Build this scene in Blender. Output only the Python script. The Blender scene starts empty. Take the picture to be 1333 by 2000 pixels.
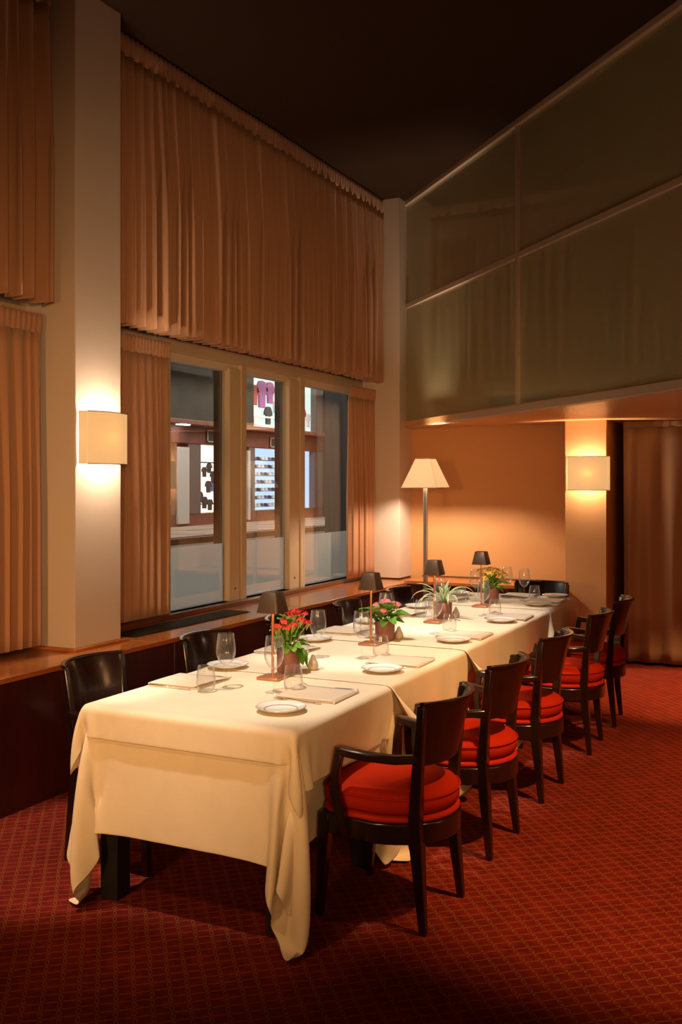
import bpy, bmesh, math, random
import numpy as np
from mathutils import Vector, Matrix

C = bpy.context.scene.collection
SC = bpy.context.scene
PI = math.pi
rnd = random.Random(7)

# ---------------------------------------------------------------- camera
# room axes: X to the right along the table's end, Y along the table, Z up
cam_data = bpy.data.cameras.new('camera')
cam = bpy.data.objects.new('camera', cam_data)
C.objects.link(cam)
cam.location = (0, 0, 1.6)
cam.rotation_euler = (PI / 2, 0, math.radians(26))
cam_data.sensor_width = 36
cam_data.lens = 1930 * 36 / 2000
cam_data.shift_y = -57 / 2000
cam_data.clip_start = 0.05
SC.camera = cam

# ---------------------------------------------------------------- world, exposure
w = bpy.data.worlds.new('night'); SC.world = w; w.use_nodes = True
bg = w.node_tree.nodes['Background']
bg.inputs[0].default_value = (0.02, 0.028, 0.045, 1); bg.inputs[1].default_value = 0.3
SC.view_settings.view_transform = 'Standard'
SC.view_settings.look = 'None'
SC.view_settings.exposure = 1.0
SC.view_settings.gamma = 1
SC.view_settings.use_curve_mapping = False
SC.cycles.transparent_max_bounces = 32
SC.cycles.max_bounces = 10
SC.cycles.sample_clamp_indirect = 4.0

# ---------------------------------------------------------------- lights
WARM = (1.0, 0.52, 0.20)
WHITE = (1.0, 0.70, 0.43)
def aim(o, target):
    d = Vector(target) - Vector(o.location)
    o.rotation_euler = d.to_track_quat('-Z', 'Y').to_euler()
def spot(loc, target, power, angle=50, color=WARM, size=0.05, blend=0.6):
    l = bpy.data.lights.new('ceiling_or_fill_spot', 'SPOT')
    l.energy = power; l.color = color; l.spot_size = math.radians(angle); l.spot_blend = blend; l.shadow_soft_size = size
    o = bpy.data.objects.new('ceiling_or_fill_spot', l); C.objects.link(o); o.location = loc; aim(o, target); return o
def point(loc, power, color=WARM, size=0.04):
    l = bpy.data.lights.new('bulb_or_fill', 'POINT'); l.energy = power; l.color = color; l.shadow_soft_size = size
    o = bpy.data.objects.new('bulb_or_fill', l); C.objects.link(o); o.location = loc; return o
def area(loc, target, power, sx, sy, color=WARM):
    l = bpy.data.lights.new('room_light', 'AREA'); l.energy = power; l.color = color; l.shape = 'RECTANGLE'; l.size = sx; l.size_y = sy
    o = bpy.data.objects.new('room_light', l); C.objects.link(o); o.location = loc; aim(o, target); return o

# track spots over the table
TABLE = (1.0, 0.87, 0.75)
SCONCE = (1.0, 0.76, 0.54)
spot((-2.2, 2.4, 4.25), (-2.12, 3.55, 0.75), 310, 25, TABLE)
spot((-2.2, 3.6, 4.25), (-2.12, 4.65, 0.75), 310, 25, TABLE)
spot((-2.1, 4.5, 4.25), (-2.1, 5.85, 0.75), 350, 26, TABLE)
# other hall lights, plus unseen low fill added behind the camera
spot((-2.6, 0.2, 4.25), (-2.15, 3.0, 0.55), 90, 20, WARM, 0.12)
spot((-3.3, 2.7, 4.25), (-2.95, 3.35, 0), 330, 22, (1.0, 0.76, 0.58), 0.05)
spot((0.9, 3.2, 4.25), (-0.5, 4.7, 0.0), 560, 46, WARM, 0.1)
spot((-0.35, 7.6, 2.12), (-0.75, 7.9, 0), 210, 62, WARM, 0.05)
spot((0.9, 6.2, 2.12), (0.4, 6.2, 0), 45, 80, WARM, 0.05)
point((2.6, 4.2, 1.9), 20, WARM, 0.4)
spot((0.9, -1.2, 2.0), (-3.7, 5.6, 1.6), 360, 42, WARM, 0.4, 1.0)  # added low fill to brighten the curtains and column
point((2.0, -0.8, 1.6), 18, WARM, 0.3)  # added soft general fill, stands for no particular lamp
spot((-1.9, -2.4, 1.9), (-3.2, 4.6, 0.75), 330, 40, WARM, 0.3, 1.0)  # added low fill raking along the curtain folds

# ---------------------------------------------------------------- materials
def srgb(r, g, b):
    f = lambda c: (c / 255 / 12.92) if c / 255 <= 0.04045 else ((c / 255 + 0.055) / 1.055) ** 2.4
    return (f(r), f(g), f(b), 1)

def mat(name, col, rough=0.6, metal=0.0, spec=0.5, coat=0.0, bump=0.0, bscale=200.0, var=0.0, vscale=6.0, stretch=(1, 1, 1),
        sheen=0.0, emit=None, estr=0.0, trans=0.0, coatrough=0.1):
    m = bpy.data.materials.new(name); m.use_nodes = True
    nt = m.node_tree; N = nt.nodes; L = nt.links
    p = N['Principled BSDF']
    col = tuple(col) if len(col) == 4 else tuple(col) + (1,)
    p.inputs['Base Color'].default_value = col
    p.inputs['Roughness'].default_value = rough
    p.inputs['Metallic'].default_value = metal
    p.inputs['Specular IOR Level'].default_value = spec
    p.inputs['Coat Weight'].default_value = coat
    p.inputs['Coat Roughness'].default_value = coatrough
    p.inputs['Sheen Weight'].default_value = sheen
    if emit:
        p.inputs['Emission Color'].default_value = tuple(emit)[:3] + (1,); p.inputs['Emission Strength'].default_value = estr
    tc = N.new('ShaderNodeTexCoord'); mp = N.new('ShaderNodeMapping'); mp.inputs['Scale'].default_value = stretch
    L.new(tc.outputs['Object'], mp.inputs['Vector'])
    if var:
        n = N.new('ShaderNodeTexNoise'); n.inputs['Scale'].default_value = vscale; n.inputs['Detail'].default_value = 5
        L.new(mp.outputs[0], n.inputs['Vector'])
        mr = N.new('ShaderNodeMapRange'); mr.inputs['From Min'].default_value = 0.3; mr.inputs['From Max'].default_value = 0.7
        mr.inputs['To Min'].default_value = 1 - var; mr.inputs['To Max'].default_value = 1 + var
        L.new(n.outputs['Fac'], mr.inputs['Value'])
        mx = N.new('ShaderNodeMix'); mx.data_type = 'RGBA'; mx.blend_type = 'MULTIPLY'; mx.inputs[0].default_value = 1
        mx.inputs[6].default_value = col; L.new(mr.outputs[0], mx.inputs[7]); L.new(mx.outputs[2], p.inputs['Base Color'])
    if bump:
        n2 = N.new('ShaderNodeTexNoise'); n2.inputs['Scale'].default_value = bscale; n2.inputs['Detail'].default_value = 3
        L.new(mp.outputs[0], n2.inputs['Vector'])
        b = N.new('ShaderNodeBump'); b.inputs['Strength'].default_value = bump; b.inputs['Distance'].default_value = 0.002
        L.new(n2.outputs['Fac'], b.inputs['Height']); L.new(b.outputs[0], p.inputs['Normal'])
    if trans:
        t = N.new('ShaderNodeBsdfTranslucent'); t.inputs[0].default_value = col
        ms = N.new('ShaderNodeMixShader'); ms.inputs[0].default_value = trans
        L.new(p.outputs[0], ms.inputs[1]); L.new(t.outputs[0], ms.inputs[2]); L.new(ms.outputs[0], N['Material Output'].inputs[0])
    return m

def thin_glass(name, tint=(0.97, 0.98, 0.97), ior=1.5, rough=0.0, boost=0.0, expo=5, edge_white=0.0):
    """a thin sheet: what is not mirrored passes straight through"""
    m = bpy.data.materials.new(name); m.use_nodes = True
    nt = m.node_tree; N = nt.nodes; L = nt.links
    N.remove(N['Principled BSDF'])
    t = N.new('ShaderNodeBsdfTransparent'); t.inputs[0].default_value = tint + (1,)
    g = N.new('ShaderNodeBsdfGlossy'); g.inputs['Roughness'].default_value = rough
    lw = N.new('ShaderNodeLayerWeight'); lw.inputs[0].default_value = 0.5        # facing: 1 - |cos|, the same from both sides
    f0 = ((ior - 1) / (ior + 1)) ** 2
    pw = N.new('ShaderNodeMath'); pw.operation = 'POWER'; L.new(lw.outputs['Facing'], pw.inputs[0]); pw.inputs[1].default_value = expo
    a = N.new('ShaderNodeMath'); a.operation = 'MULTIPLY_ADD'; a.use_clamp = True; a.inputs[1].default_value = 1 - f0; a.inputs[2].default_value = f0 + boost
    L.new(pw.outputs[0], a.inputs[0])
    ms = N.new('ShaderNodeMixShader'); L.new(a.outputs[0], ms.inputs[0]); L.new(t.outputs[0], ms.inputs[1])
    if edge_white:  # white mixed into the mirrored share imitates bright refracted edges
        df = N.new('ShaderNodeBsdfTranslucent'); dd = N.new('ShaderNodeBsdfDiffuse'); m2 = N.new('ShaderNodeMixShader'); m3 = N.new('ShaderNodeMixShader')
        m2.inputs[0].default_value = 0.5; L.new(df.outputs[0], m2.inputs[1]); L.new(dd.outputs[0], m2.inputs[2])
        m3.inputs[0].default_value = edge_white; L.new(g.outputs[0], m3.inputs[1]); L.new(m2.outputs[0], m3.inputs[2]); L.new(m3.outputs[0], ms.inputs[2])
    else: L.new(g.outputs[0], ms.inputs[2])
    L.new(ms.outputs[0], N['Material Output'].inputs[0])
    return m

def carpet_mat():
    m = bpy.data.materials.new('carpet'); m.use_nodes = True
    nt = m.node_tree; N = nt.nodes; L = nt.links; p = N['Principled BSDF']
    p.inputs['Roughness'].default_value = 0.95; p.inputs['Specular IOR Level'].default_value = 0.1; p.inputs['Sheen Weight'].default_value = 0.0
    tc = N.new('ShaderNodeTexCoord'); sx = N.new('ShaderNodeSeparateXYZ')
    wob = N.new('ShaderNodeTexNoise'); wob.inputs['Scale'].default_value = 9
    L.new(tc.outputs['Object'], wob.inputs['Vector'])
    va = N.new('ShaderNodeVectorMath'); va.operation = 'MULTIPLY_ADD'
    L.new(wob.outputs['Color'], va.inputs[0]); va.inputs[1].default_value = (0.012, 0.012, 0); L.new(tc.outputs['Object'], va.inputs[2])
    L.new(va.outputs[0], sx.inputs[0])
    def M(op, a, b=None, c=None):
        n = N.new('ShaderNodeMath'); n.operation = op
        for i, v in enumerate((a, b, c)):
            if v is None: continue
            if isinstance(v, (int, float)): n.inputs[i].default_value = v
            else: L.new(v, n.inputs[i])
        return n.outputs[0]
    x, y = sx.outputs[0], sx.outputs[1]
    u = M('DIVIDE', M('ADD', M('MULTIPLY', x, 0.775), M('MULTIPLY', y, 0.632)), 0.0555)
    v = M('DIVIDE', M('ADD', M('MULTIPLY', x, -0.632), M('MULTIPLY', y, 0.775)), 0.048)
    fu = M('ABSOLUTE', M('SUBTRACT', M('FRACT', u), 0.5))          # 0 on the chain column
    fv = M('ABSOLUTE', M('SUBTRACT', M('FRACT', v), 0.5))          # .5 on the row line
    r = M('SQRT', M('ADD', M('POWER', M('DIVIDE', fu, 0.125), 2), M('POWER', M('DIVIDE', fv, 0.46), 2)))
    ring = M('SMOOTH_MIN', 1.0, M('MAXIMUM', M('SUBTRACT', 1.0, M('MULTIPLY', M('ABSOLUTE', M('SUBTRACT', r, 0.78)), 3.4)), 0.0), 0.05)
    row = M('MINIMUM', M('MAXIMUM', M('SUBTRACT', 1.0, M('MULTIPLY', M('SUBTRACT', 0.5, fv), 9.0)), 0.0), 1.0)
    inrow = M('GREATER_THAN', fu, 0.1)
    row = M('MULTIPLY', M('MULTIPLY', row, inrow), 0.8)
    line = M('MINIMUM', M('MAXIMUM', ring, row), 1.0)
    knot = M('MULTIPLY', M('LESS_THAN', fu, 0.09), M('GREATER_THAN', fv, 0.44))
    cell = N.new('ShaderNodeTexWhiteNoise'); cv = N.new('ShaderNodeCombineXYZ')
    L.new(M('FLOOR', u), cv.inputs[0]); L.new(M('FLOOR', M('ADD', v, 0.5)), cv.inputs[1]); L.new(cv.outputs[0], cell.inputs['Vector'])
    def mix(fac, a, b):
        n = N.new('ShaderNodeMix'); n.data_type = 'RGBA'
        if isinstance(fac, (int, float)): n.inputs[0].default_value = fac
        else: L.new(fac, n.inputs[0])
        for i, vv in ((6, a), (7, b)):
            if isinstance(vv, tuple): n.inputs[i].default_value = vv
            else: L.new(vv, n.inputs[i])
        return n.outputs[2]
    red = mix(cell.outputs['Value'], (0.155, 0.010, 0.006, 1), (0.100, 0.006, 0.004, 1))
    c = mix(line, red, (0.22, 0.070, 0.016, 1))
    c = mix(M('MULTIPLY', knot, 0.6), c, (0.10, 0.03, 0.012, 1))
    fz = N.new('ShaderNodeTexNoise'); fz.inputs['Scale'].default_value = 420; L.new(tc.outputs['Object'], fz.inputs['Vector'])
    c2 = N.new('ShaderNodeMix'); c2.data_type = 'RGBA'; c2.blend_type = 'MULTIPLY'; c2.inputs[0].default_value = 0.6
    L.new(c, c2.inputs[6]); L.new(fz.outputs['Color'], c2.inputs[7])
    br = N.new('ShaderNodeBrightContrast'); L.new(c, br.inputs[0])
    L.new(c, p.inputs['Base Color'])
    b = N.new('ShaderNodeBump'); b.inputs['Strength'].default_value = 0.5; b.inputs['Distance'].default_value = 0.003
    L.new(M('ADD', fz.outputs['Fac'], M('MULTIPLY', line, 0.6)), b.inputs['Height']); L.new(b.outputs[0], p.inputs['Normal'])
    return m

def wood_mat(name, c1, c2, rough, scale=(1, 14, 14), coat=0.3, spec=0.5):
    m = bpy.data.materials.new(name); m.use_nodes = True
    nt = m.node_tree; N = nt.nodes; L = nt.links; p = N['Principled BSDF']
    p.inputs['Roughness'].default_value = rough; p.inputs['Coat Weight'].default_value = coat; p.inputs['Coat Roughness'].default_value = 0.12
    p.inputs['Specular IOR Level'].default_value = spec
    tc = N.new('ShaderNodeTexCoord'); mp = N.new('ShaderNodeMapping'); mp.inputs['Scale'].default_value = scale
    L.new(tc.outputs['Object'], mp.inputs['Vector'])
    n = N.new('ShaderNodeTexNoise'); n.inputs['Scale'].default_value = 3; n.inputs['Detail'].default_value = 6; n.inputs['Distortion'].default_value = 0.6
    L.new(mp.outputs[0], n.inputs['Vector'])
    r = N.new('ShaderNodeValToRGB'); r.color_ramp.elements[0].position = 0.3; r.color_ramp.elements[1].position = 0.7
    r.color_ramp.elements[0].color = tuple(c1) + (1,); r.color_ramp.elements[1].color = tuple(c2) + (1,)
    L.new(n.outputs['Fac'], r.inputs[0]); L.new(r.outputs[0], p.inputs['Base Color'])
    b = N.new('ShaderNodeBump'); b.inputs['Strength'].default_value = 0.08; b.inputs['Distance'].default_value = 0.001
    L.new(n.outputs['Fac'], b.inputs['Height']); L.new(b.outputs[0], p.inputs['Normal'])
    return m

def leaf_mat(name, mid, edge, width=0.5):
    """colour runs across the leaf by its UV"""
    m = bpy.data.materials.new(name); m.use_nodes = True
    nt = m.node_tree; N = nt.nodes; L = nt.links; p = N['Principled BSDF']
    p.inputs['Roughness'].default_value = 0.45
    uv = N.new('ShaderNodeUVMap'); s = N.new('ShaderNodeSeparateXYZ'); L.new(uv.outputs[0], s.inputs[0])
    r = N.new('ShaderNodeValToRGB'); e = r.color_ramp.elements
    e[0].position = 0.0; e[0].color = tuple(edge) + (1,); e[1].position = 1.0; e[1].color = tuple(edge) + (1,)
    a = e.new(0.5 - width / 2); a.color = tuple(mid) + (1,)
    b = e.new(0.5 + width / 2); b.color = tuple(mid) + (1,)
    a0 = e.new(0.5 - width / 2 - 0.06); a0.color = tuple(edge) + (1,)
    b0 = e.new(0.5 + width / 2 + 0.06); b0.color = tuple(edge) + (1,)
    L.new(s.outputs[0], r.inputs[0]); L.new(r.outputs[0], p.inputs['Base Color'])
    t = N.new('ShaderNodeBsdfTranslucent'); L.new(r.outputs[0], t.inputs[0])
    ms = N.new('ShaderNodeMixShader'); ms.inputs[0].default_value = 0.3
    L.new(p.outputs[0], ms.inputs[1]); L.new(t.outputs[0], ms.inputs[2]); L.new(ms.outputs[0], N['Material Output'].inputs[0])
    return m

M_carpet = carpet_mat()
M_ceil = mat('ceiling_brown', (0.036, 0.016, 0.007), 0.85, spec=0.2, bump=0.1, bscale=80)
M_white = mat('column_plaster', (0.60, 0.50, 0.42), 0.6, bump=0.12, bscale=60, spec=0.3)
M_orange = mat('orange_wall_paint', (0.56, 0.30, 0.125), 0.55, bump=0.08, bscale=80, spec=0.3)
M_soffit = mat('soffit_paint', (0.72, 0.38, 0.15), 0.32, spec=0.5, bump=0.03, bscale=40)
M_rail = mat('cream_rail', (0.55, 0.42, 0.30), 0.45)
M_opal = mat('opal_green_glass', (0.38, 0.35, 0.18), 0.5, spec=0.6, coat=1.0, coatrough=0.03)
M_opal.node_tree.nodes['Principled BSDF'].inputs['Coat IOR'].default_value = 2.0
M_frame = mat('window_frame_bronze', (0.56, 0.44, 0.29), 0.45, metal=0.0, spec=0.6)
M_frame_pale = mat('window_head_cream', (0.66, 0.56, 0.45), 0.5)  # paler cream than the bronze frame
M_darkfin = mat('outer_fin_black', (0.012, 0.011, 0.010), 0.5)
M_glass = thin_glass('window_glass', (0.90, 0.92, 0.91), 1.5, 0.0, 0.05, 4)
M_film = mat('frosted_film', (0.62, 0.62, 0.60), 0.45, trans=0.65, spec=0.3)
M_redwood = wood_mat('dark_red_wainscot', (0.036, 0.0045, 0.003), (0.060, 0.007, 0.0045), 0.38, (3, 3, 0.4), 0.3)
M_ledge = wood_mat('orange_varnished_wood', (0.36, 0.100, 0.022), (0.50, 0.165, 0.040), 0.25, (3, 0.7, 3), 0.6)
M_ledgedark = wood_mat('brown_upstand_wood', (0.10, 0.028, 0.010), (0.16, 0.045, 0.016), 0.35, (3, 0.7, 3), 0.4)
M_grille = mat('black_grille', (0.012, 0.011, 0.010), 0.5)
M_curtain = mat('beige_curtain', (0.43, 0.225, 0.125), 0.85, sheen=0.3, spec=0.15, bump=0.15, bscale=500)
M_curtain_b = mat('taupe_curtain', (0.35, 0.21, 0.12), 0.85, sheen=0.2, spec=0.15, bump=0.15, bscale=500)
M_shade = mat('lamp_shade_linen', (0.34, 0.22, 0.115), 0.8, spec=0.1, trans=0.22, bump=0.1, bscale=300, emit=(1.0, 0.60, 0.24), estr=0.40)
M_shade_w = mat('lamp_shade_cream', (0.32, 0.24, 0.16), 0.8, spec=0.1, trans=0.45, bump=0.05, bscale=300, emit=(1.0, 0.66, 0.36), estr=0.34)
M_shadetrim = mat('shade_trim', (0.25, 0.13, 0.045), 0.7)
M_steel = mat('brushed_steel', (0.55, 0.50, 0.45), 0.32, metal=1.0)
M_chair = wood_mat('dark_mahogany', (0.010, 0.0035, 0.0025), (0.018, 0.006, 0.004), 0.24, (6, 6, 1), 0.45, 0.5)
M_seat = mat('red_orange_upholstery', (0.36, 0.016, 0.002), 0.75, sheen=0.0, spec=0.08, bump=0.2, bscale=500)
M_cloth = mat('cream_linen', (0.72, 0.61, 0.445), 0.85, sheen=0.15, spec=0.15, bump=0.25, bscale=450, var=0.025, vscale=14)
M_napkin = mat('napkin_linen', (0.60, 0.50, 0.38), 0.9, sheen=0.15, spec=0.1, bump=0.3, bscale=500)
M_legblack = mat('table_leg_black', (0.010, 0.008, 0.007), 0.45)
M_wineglass = thin_glass('drinking_glass', (0.975, 0.975, 0.97), 1.45, 0.0, 0.02, 3.0, 0.4)
M_solidglass = thin_glass('glass_stem', (0.98, 0.98, 0.975), 1.5, 0.02, 0.0, 4, 0.4)
M_china = mat('white_china', (0.78, 0.74, 0.66), 0.12, spec=0.6, coat=0.5)
M_rimline = mat('grey_plate_ring', (0.30, 0.25, 0.22), 0.3)
M_cutlery = mat('silver_cutlery', (0.70, 0.66, 0.60), 0.16, metal=1.0)
M_lampbrown = mat('bronze_lampshade', (0.095, 0.055, 0.03), 0.42, metal=0.55)
M_copper = mat('copper_metal', (0.55, 0.24, 0.12), 0.38, metal=0.75)
M_pot = mat('mauve_pot', (0.24, 0.095, 0.075), 0.5, bump=0.05, bscale=120)
M_soil = mat('potting_soil', (0.02, 0.012, 0.007), 0.95, bump=0.6, bscale=160)
M_leaf = leaf_mat('kalanchoe_leaf', (0.12, 0.30, 0.030), (0.17, 0.36, 0.06), 0.7)
M_leaf_d = leaf_mat('kalanchoe_leaf_dark', (0.05, 0.17, 0.025), (0.09, 0.24, 0.05), 0.7)
M_stripe = leaf_mat('striped_leaf', (0.16, 0.30, 0.10), (0.66, 0.68, 0.42), 0.42)
M_stem = mat('plant_stem', (0.30, 0.40, 0.07), 0.5)
M_flred = mat('red_petals', (0.62, 0.020, 0.015), 0.6, var=0.3, vscale=60)
M_flpink = mat('pink_petals', (0.75, 0.22, 0.26), 0.6, var=0.3, vscale=60)
M_flyel = mat('yellow_petals', (0.80, 0.52, 0.12), 0.6, var=0.3, vscale=60)
M_bud = mat('flower_buds', (0.42, 0.30, 0.06), 0.6)
M_salt = mat('stone_shaker', (0.50, 0.43, 0.32), 0.6, bump=0.1, bscale=90)
M_screw = mat('dark_screw', (0.05, 0.035, 0.02), 0.4, metal=0.5)
M_wallback = mat('room_wall_paint', (0.42, 0.24, 0.11), 0.6)

# ---------------------------------------------------------------- mesh helpers
class MB:
    def __init__(s): s.v = []; s.f = []; s.uv = None
    def add(s, vs, fs):
        o = len(s.v); s.v += [tuple(x) for x in vs]; s.f += [tuple(i + o for i in f) for f in fs]; return s
    def box(s, x0, x1, y0, y1, z0, z1):
        return s.add([(x0, y0, z0), (x1, y0, z0), (x1, y1, z0), (x0, y1, z0), (x0, y0, z1), (x1, y0, z1), (x1, y1, z1), (x0, y1, z1)],
                     [(0, 3, 2, 1), (4, 5, 6, 7), (0, 1, 5, 4), (1, 2, 6, 5), (2, 3, 7, 6), (3, 0, 4, 7)])
    def prism(s, pts, z0, z1):
        n = len(pts)
        return s.add([(x, y, z0) for x, y in pts] + [(x, y, z1) for x, y in pts],
                     [tuple(range(n))[::-1], tuple(range(n, 2 * n))] + [(i, (i + 1) % n, n + (i + 1) % n, n + i) for i in range(n)])
    def rings(s, rr, cap0=True, cap1=True, closed=True):
        """rings: lists of points of equal length, joined one to the next"""
        n = len(rr[0]); vs = [p for r in rr for p in r]; fs = []
        m = n if closed else n - 1
        for k in range(len(rr) - 1):
            for i in range(m):
                j = (i + 1) % n
                fs.append((k * n + i, k * n + j, (k + 1) * n + j, (k + 1) * n + i))
        if cap0 and closed: fs.append(tuple(range(n))[::-1])
        if cap1 and closed: fs.append(tuple(range((len(rr) - 1) * n, len(rr) * n)))
        return s.add(vs, fs)
    def lathe(s, prof, n=24, cx=0, cy=0, cap0=False, cap1=False):
        rr = [[(cx + r * math.cos(2 * PI * i / n), cy + r * math.sin(2 * PI * i / n), z) for i in range(n)] for r, z in prof]
        return s.rings(rr, cap0, cap1)
    def tube(s, pts, rad, n=8, caps=True):
        pts = [Vector(p) for p in pts]; rads = rad if isinstance(rad, (list, tuple)) else [rad] * len(pts)
        rr = []; up = None
        for i, p in enumerate(pts):
            t = (pts[min(i + 1, len(pts) - 1)] - pts[max(i - 1, 0)]).normalized()
            if up is None: up = Vector((0, 0, 1)) if abs(t.z) < 0.9 else Vector((1, 0, 0))
            a = t.cross(up).normalized(); b = a.cross(t).normalized(); up = b
            rr.append([tuple(p + (a * math.cos(2 * PI * k / n) + b * math.sin(2 * PI * k / n)) * rads[i]) for k in range(n)])
        return s.rings(rr, caps, caps)
    def sweep(s, pts, wd, side=None):
        """a bar of rectangular section along pts; wd = (width, height) per point; side = sideways vector"""
        pts = [Vector(p) for p in pts]; rr = []
        for i, p in enumerate(pts):
            t = (pts[min(i + 1, len(pts) - 1)] - pts[max(i - 1, 0)]).normalized()
            sd = Vector(side if not callable(side) else side(i)); sd = (sd - t * sd.dot(t)).normalized(); b = t.cross(sd).normalized()
            a_, b_ = (wd[i] if isinstance(wd, list) else wd)
            rr.append([tuple(p + sd * (x * a_ / 2) + b * (y * b_ / 2)) for x, y in ((-1, -1), (1, -1), (1, 1), (-1, 1))])
        return s.rings(rr)
    def grid(s, P, uv=False):
        n, m = len(P), len(P[0])
        s.add([tuple(p) for row in P for p in row], [(i * m + j, i * m + j + 1, (i + 1) * m + j + 1, (i + 1) * m + j) for i in range(n - 1) for j in range(m - 1)])
        if uv: s.uv = (n, m)
        return s
    def mesh(s, name, material, angle=40, smooth=True):
        me = bpy.data.meshes.new(name); me.from_pydata(s.v, [], s.f); me.update()
        me.materials.append(material)
        bm = bmesh.new(); bm.from_mesh(me); bmesh.ops.recalc_face_normals(bm, faces=bm.faces); bm.to_mesh(me); bm.free()
        if s.uv:
            n, m = s.uv; ul = me.uv_layers.new(name='UVMap')
            for l in me.loops:
                i, j = divmod(l.vertex_index, m); ul.data[l.index].uv = (j / (m - 1), i / (n - 1))
        if smooth:
            me.polygons.foreach_set('use_smooth', [True] * len(me.polygons))
            me.set_sharp_from_angle(angle=math.radians(angle))
        return me
    def build(s, name, material, parent=None, bevel=0, seg=2, angle=40, smooth=True, sub=0, solid=0, loc=None):
        return link(name, s.mesh(name, material, angle, smooth), parent, bevel, seg, sub, solid, loc)

def link(name, me, parent=None, bevel=0, seg=2, sub=0, solid=0, loc=None):
    o = bpy.data.objects.new(name, me); C.objects.link(o)
    if parent: o.parent = parent
    if loc: o.location = loc
    if solid:
        k = o.modifiers.new('solid', 'SOLIDIFY'); k.thickness = solid; k.offset = 0
    if bevel:
        k = o.modifiers.new('bevel', 'BEVEL'); k.width = bevel; k.segments = seg; k.limit_method = 'ANGLE'; k.angle_limit = math.radians(35)
    if sub:
        k = o.modifiers.new('sub', 'SUBSURF'); k.levels = sub; k.render_levels = sub
    return o
def empty(name, loc=(0, 0, 0), rz=0):
    o = bpy.data.objects.new(name, None); C.objects.link(o); o.location = loc; o.rotation_euler = (0, 0, rz); o.empty_display_size = 0.1; return o
def tag(o, label=None, cat=None, group=None, kind=None):
    if label: o['label'] = label
    if cat: o['category'] = cat
    if group: o['group'] = group
    if kind: o['kind'] = kind
    return o
def struct(o, label=None): return tag(o, label, None, None, 'structure')
def kids(o): return [c for c in bpy.data.objects if c.parent == o]
def copy_tree(o, parent=None):
    c = o.copy(); C.objects.link(c); c.parent = parent
    for ch in kids(o): copy_tree(ch, c)
    return c
def lerp(a, b, t): return a + (b - a) * t

# ================================================================ ROOM SHELL
ZC = 4.35                     # tall ceiling
ZS = 2.146                    # underside of the mezzanine
XF = -3.52                    # wainscot face
XW = -4.10                    # window plane
ZL = 0.668                    # window ledge
GA = Vector((-3.70, 9.015)); GD = Vector((0.6935, -0.7205))   # foot of the glass wall in plan and its direction
GE = GA + GD * 8.2
GN = Vector((-GD.y, GD.x))    # away from the hall
if GN.y < 0: GN = -GN

struct(MB().box(-4.2, 5.2, -3.2, 9.9, -0.1, 0).build('floor', M_carpet), 'red carpet with an ochre chain trellis pattern')
struct(MB().box(-4.3, 5.2, -3.2, 9.9, ZC, ZC + 0.1).build('ceiling', M_ceil), 'dark brown flat ceiling')
# window wall: above and below the glazing, and the blind end walls
wl = empty('wall_left'); struct(wl, 'window wall with dark red wood wainscot under the ledge')
MB().box(-4.28, -4.10, -3.2, 9.9, 2.60, ZC).build('upper_wall', M_white, wl)
MB().box(-4.28, -4.08, -3.2, 9.9, 0, 0.60).build('lower_wall', M_redwood, wl)
MB().box(-4.28, -4.06, 4.30, 5.48, 0.6, 2.6).build('pier', M_white, wl)
MB().box(-4.28, -4.06, -3.2, 2.6, 0.6, 2.6).build('pier', M_white, wl)
MB().box(-4.28, -4.06, 8.80, 9.9, 0.6, 2.6).build('pier', M_white, wl)
# wainscot panels with open joints
ys = [-3.2, -1.0, 1.2, 3.1, 4.92, 6.4, 7.6, 8.60]
for a, b in zip(ys, ys[1:]):
    MB().box(XF - 0.02, XF, a + 0.003, b - 0.003, 0.0, ZL - 0.028).build('panel', M_redwood, wl, bevel=0.002)
MB().box(XF - 0.03, XF - 0.021, -3.2, 8.6, 0, ZL - 0.03).build('panel_backing', M_legblack, wl)
# window ledge in three boards and the grille let into it
lg = empty('window_ledge'); struct(lg, 'orange varnished wood ledge running under the windows')
for a, b in ((-3.2, 2.2), (2.203, 4.72), (4.723, 6.55), (6.553, 9.06)):
    MB().box(XW + 0.02, XF + 0.012, a, b, ZL - 0.028, ZL).build('board', M_ledge, lg, bevel=0.003)
MB().box(XW - 0.02, XW + 0.10, 4.70, 8.9, ZL, ZL + 0.03).build('upstand', M_ledgedark, lg, bevel=0.004)
gr = empty('vent_grille', (0, 0, ZL))
tag(gr, 'long black slatted vent grille let into the wooden ledge under the nearest window', 'vent grille')
MB().box(-3.935, -3.715, 4.80, 6.12, 0.0005, 0.003).build('grille_frame', M_grille, gr)
for k in range(9):
    x = -3.915 + k * 0.0225
    MB().box(x, x + 0.012, 4.815, 6.105, 0.003, 0.008).build('slat', M_grille, gr)
# back wall, its ledge and panel
YB = 9.10
bw = empty('wall_back'); struct(bw, 'orange painted wall at the far end of the room')
MB().box(-4.2, -1.69, YB, YB + 0.12, 0, ZS + 0.02).build('painted_wall', M_orange, bw)
MB().box(-1.69, 5.2, 9.72, 9.84, 0, ZS + 0.02).build('recess_wall', M_wallback, bw)
MB().box(XF, -2.06, 8.62, 8.64, 0, 0.652).build('panel', M_redwood, bw, bevel=0.002)
bl = empty('back_ledge'); struct(bl, 'orange wood ledge along the far wall')
MB().box(XF - 0.02, -2.05, 8.605, YB, 0.652, 0.684).build('board', M_ledge, bl, bevel=0.003)
MB().box(XF - 0.02, -2.05, YB - 0.018, YB + 0.001, 0.684, 0.694).build('board', M_ledgedark, bl)
# far pillar with the second sconce
struct(MB().box(-2.045, -1.683, 8.70, 9.72, 0, ZS + 0.01).build('pillar', M_orange, bevel=0.004), 'orange pillar at the far end carrying a wall sconce')
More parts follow.
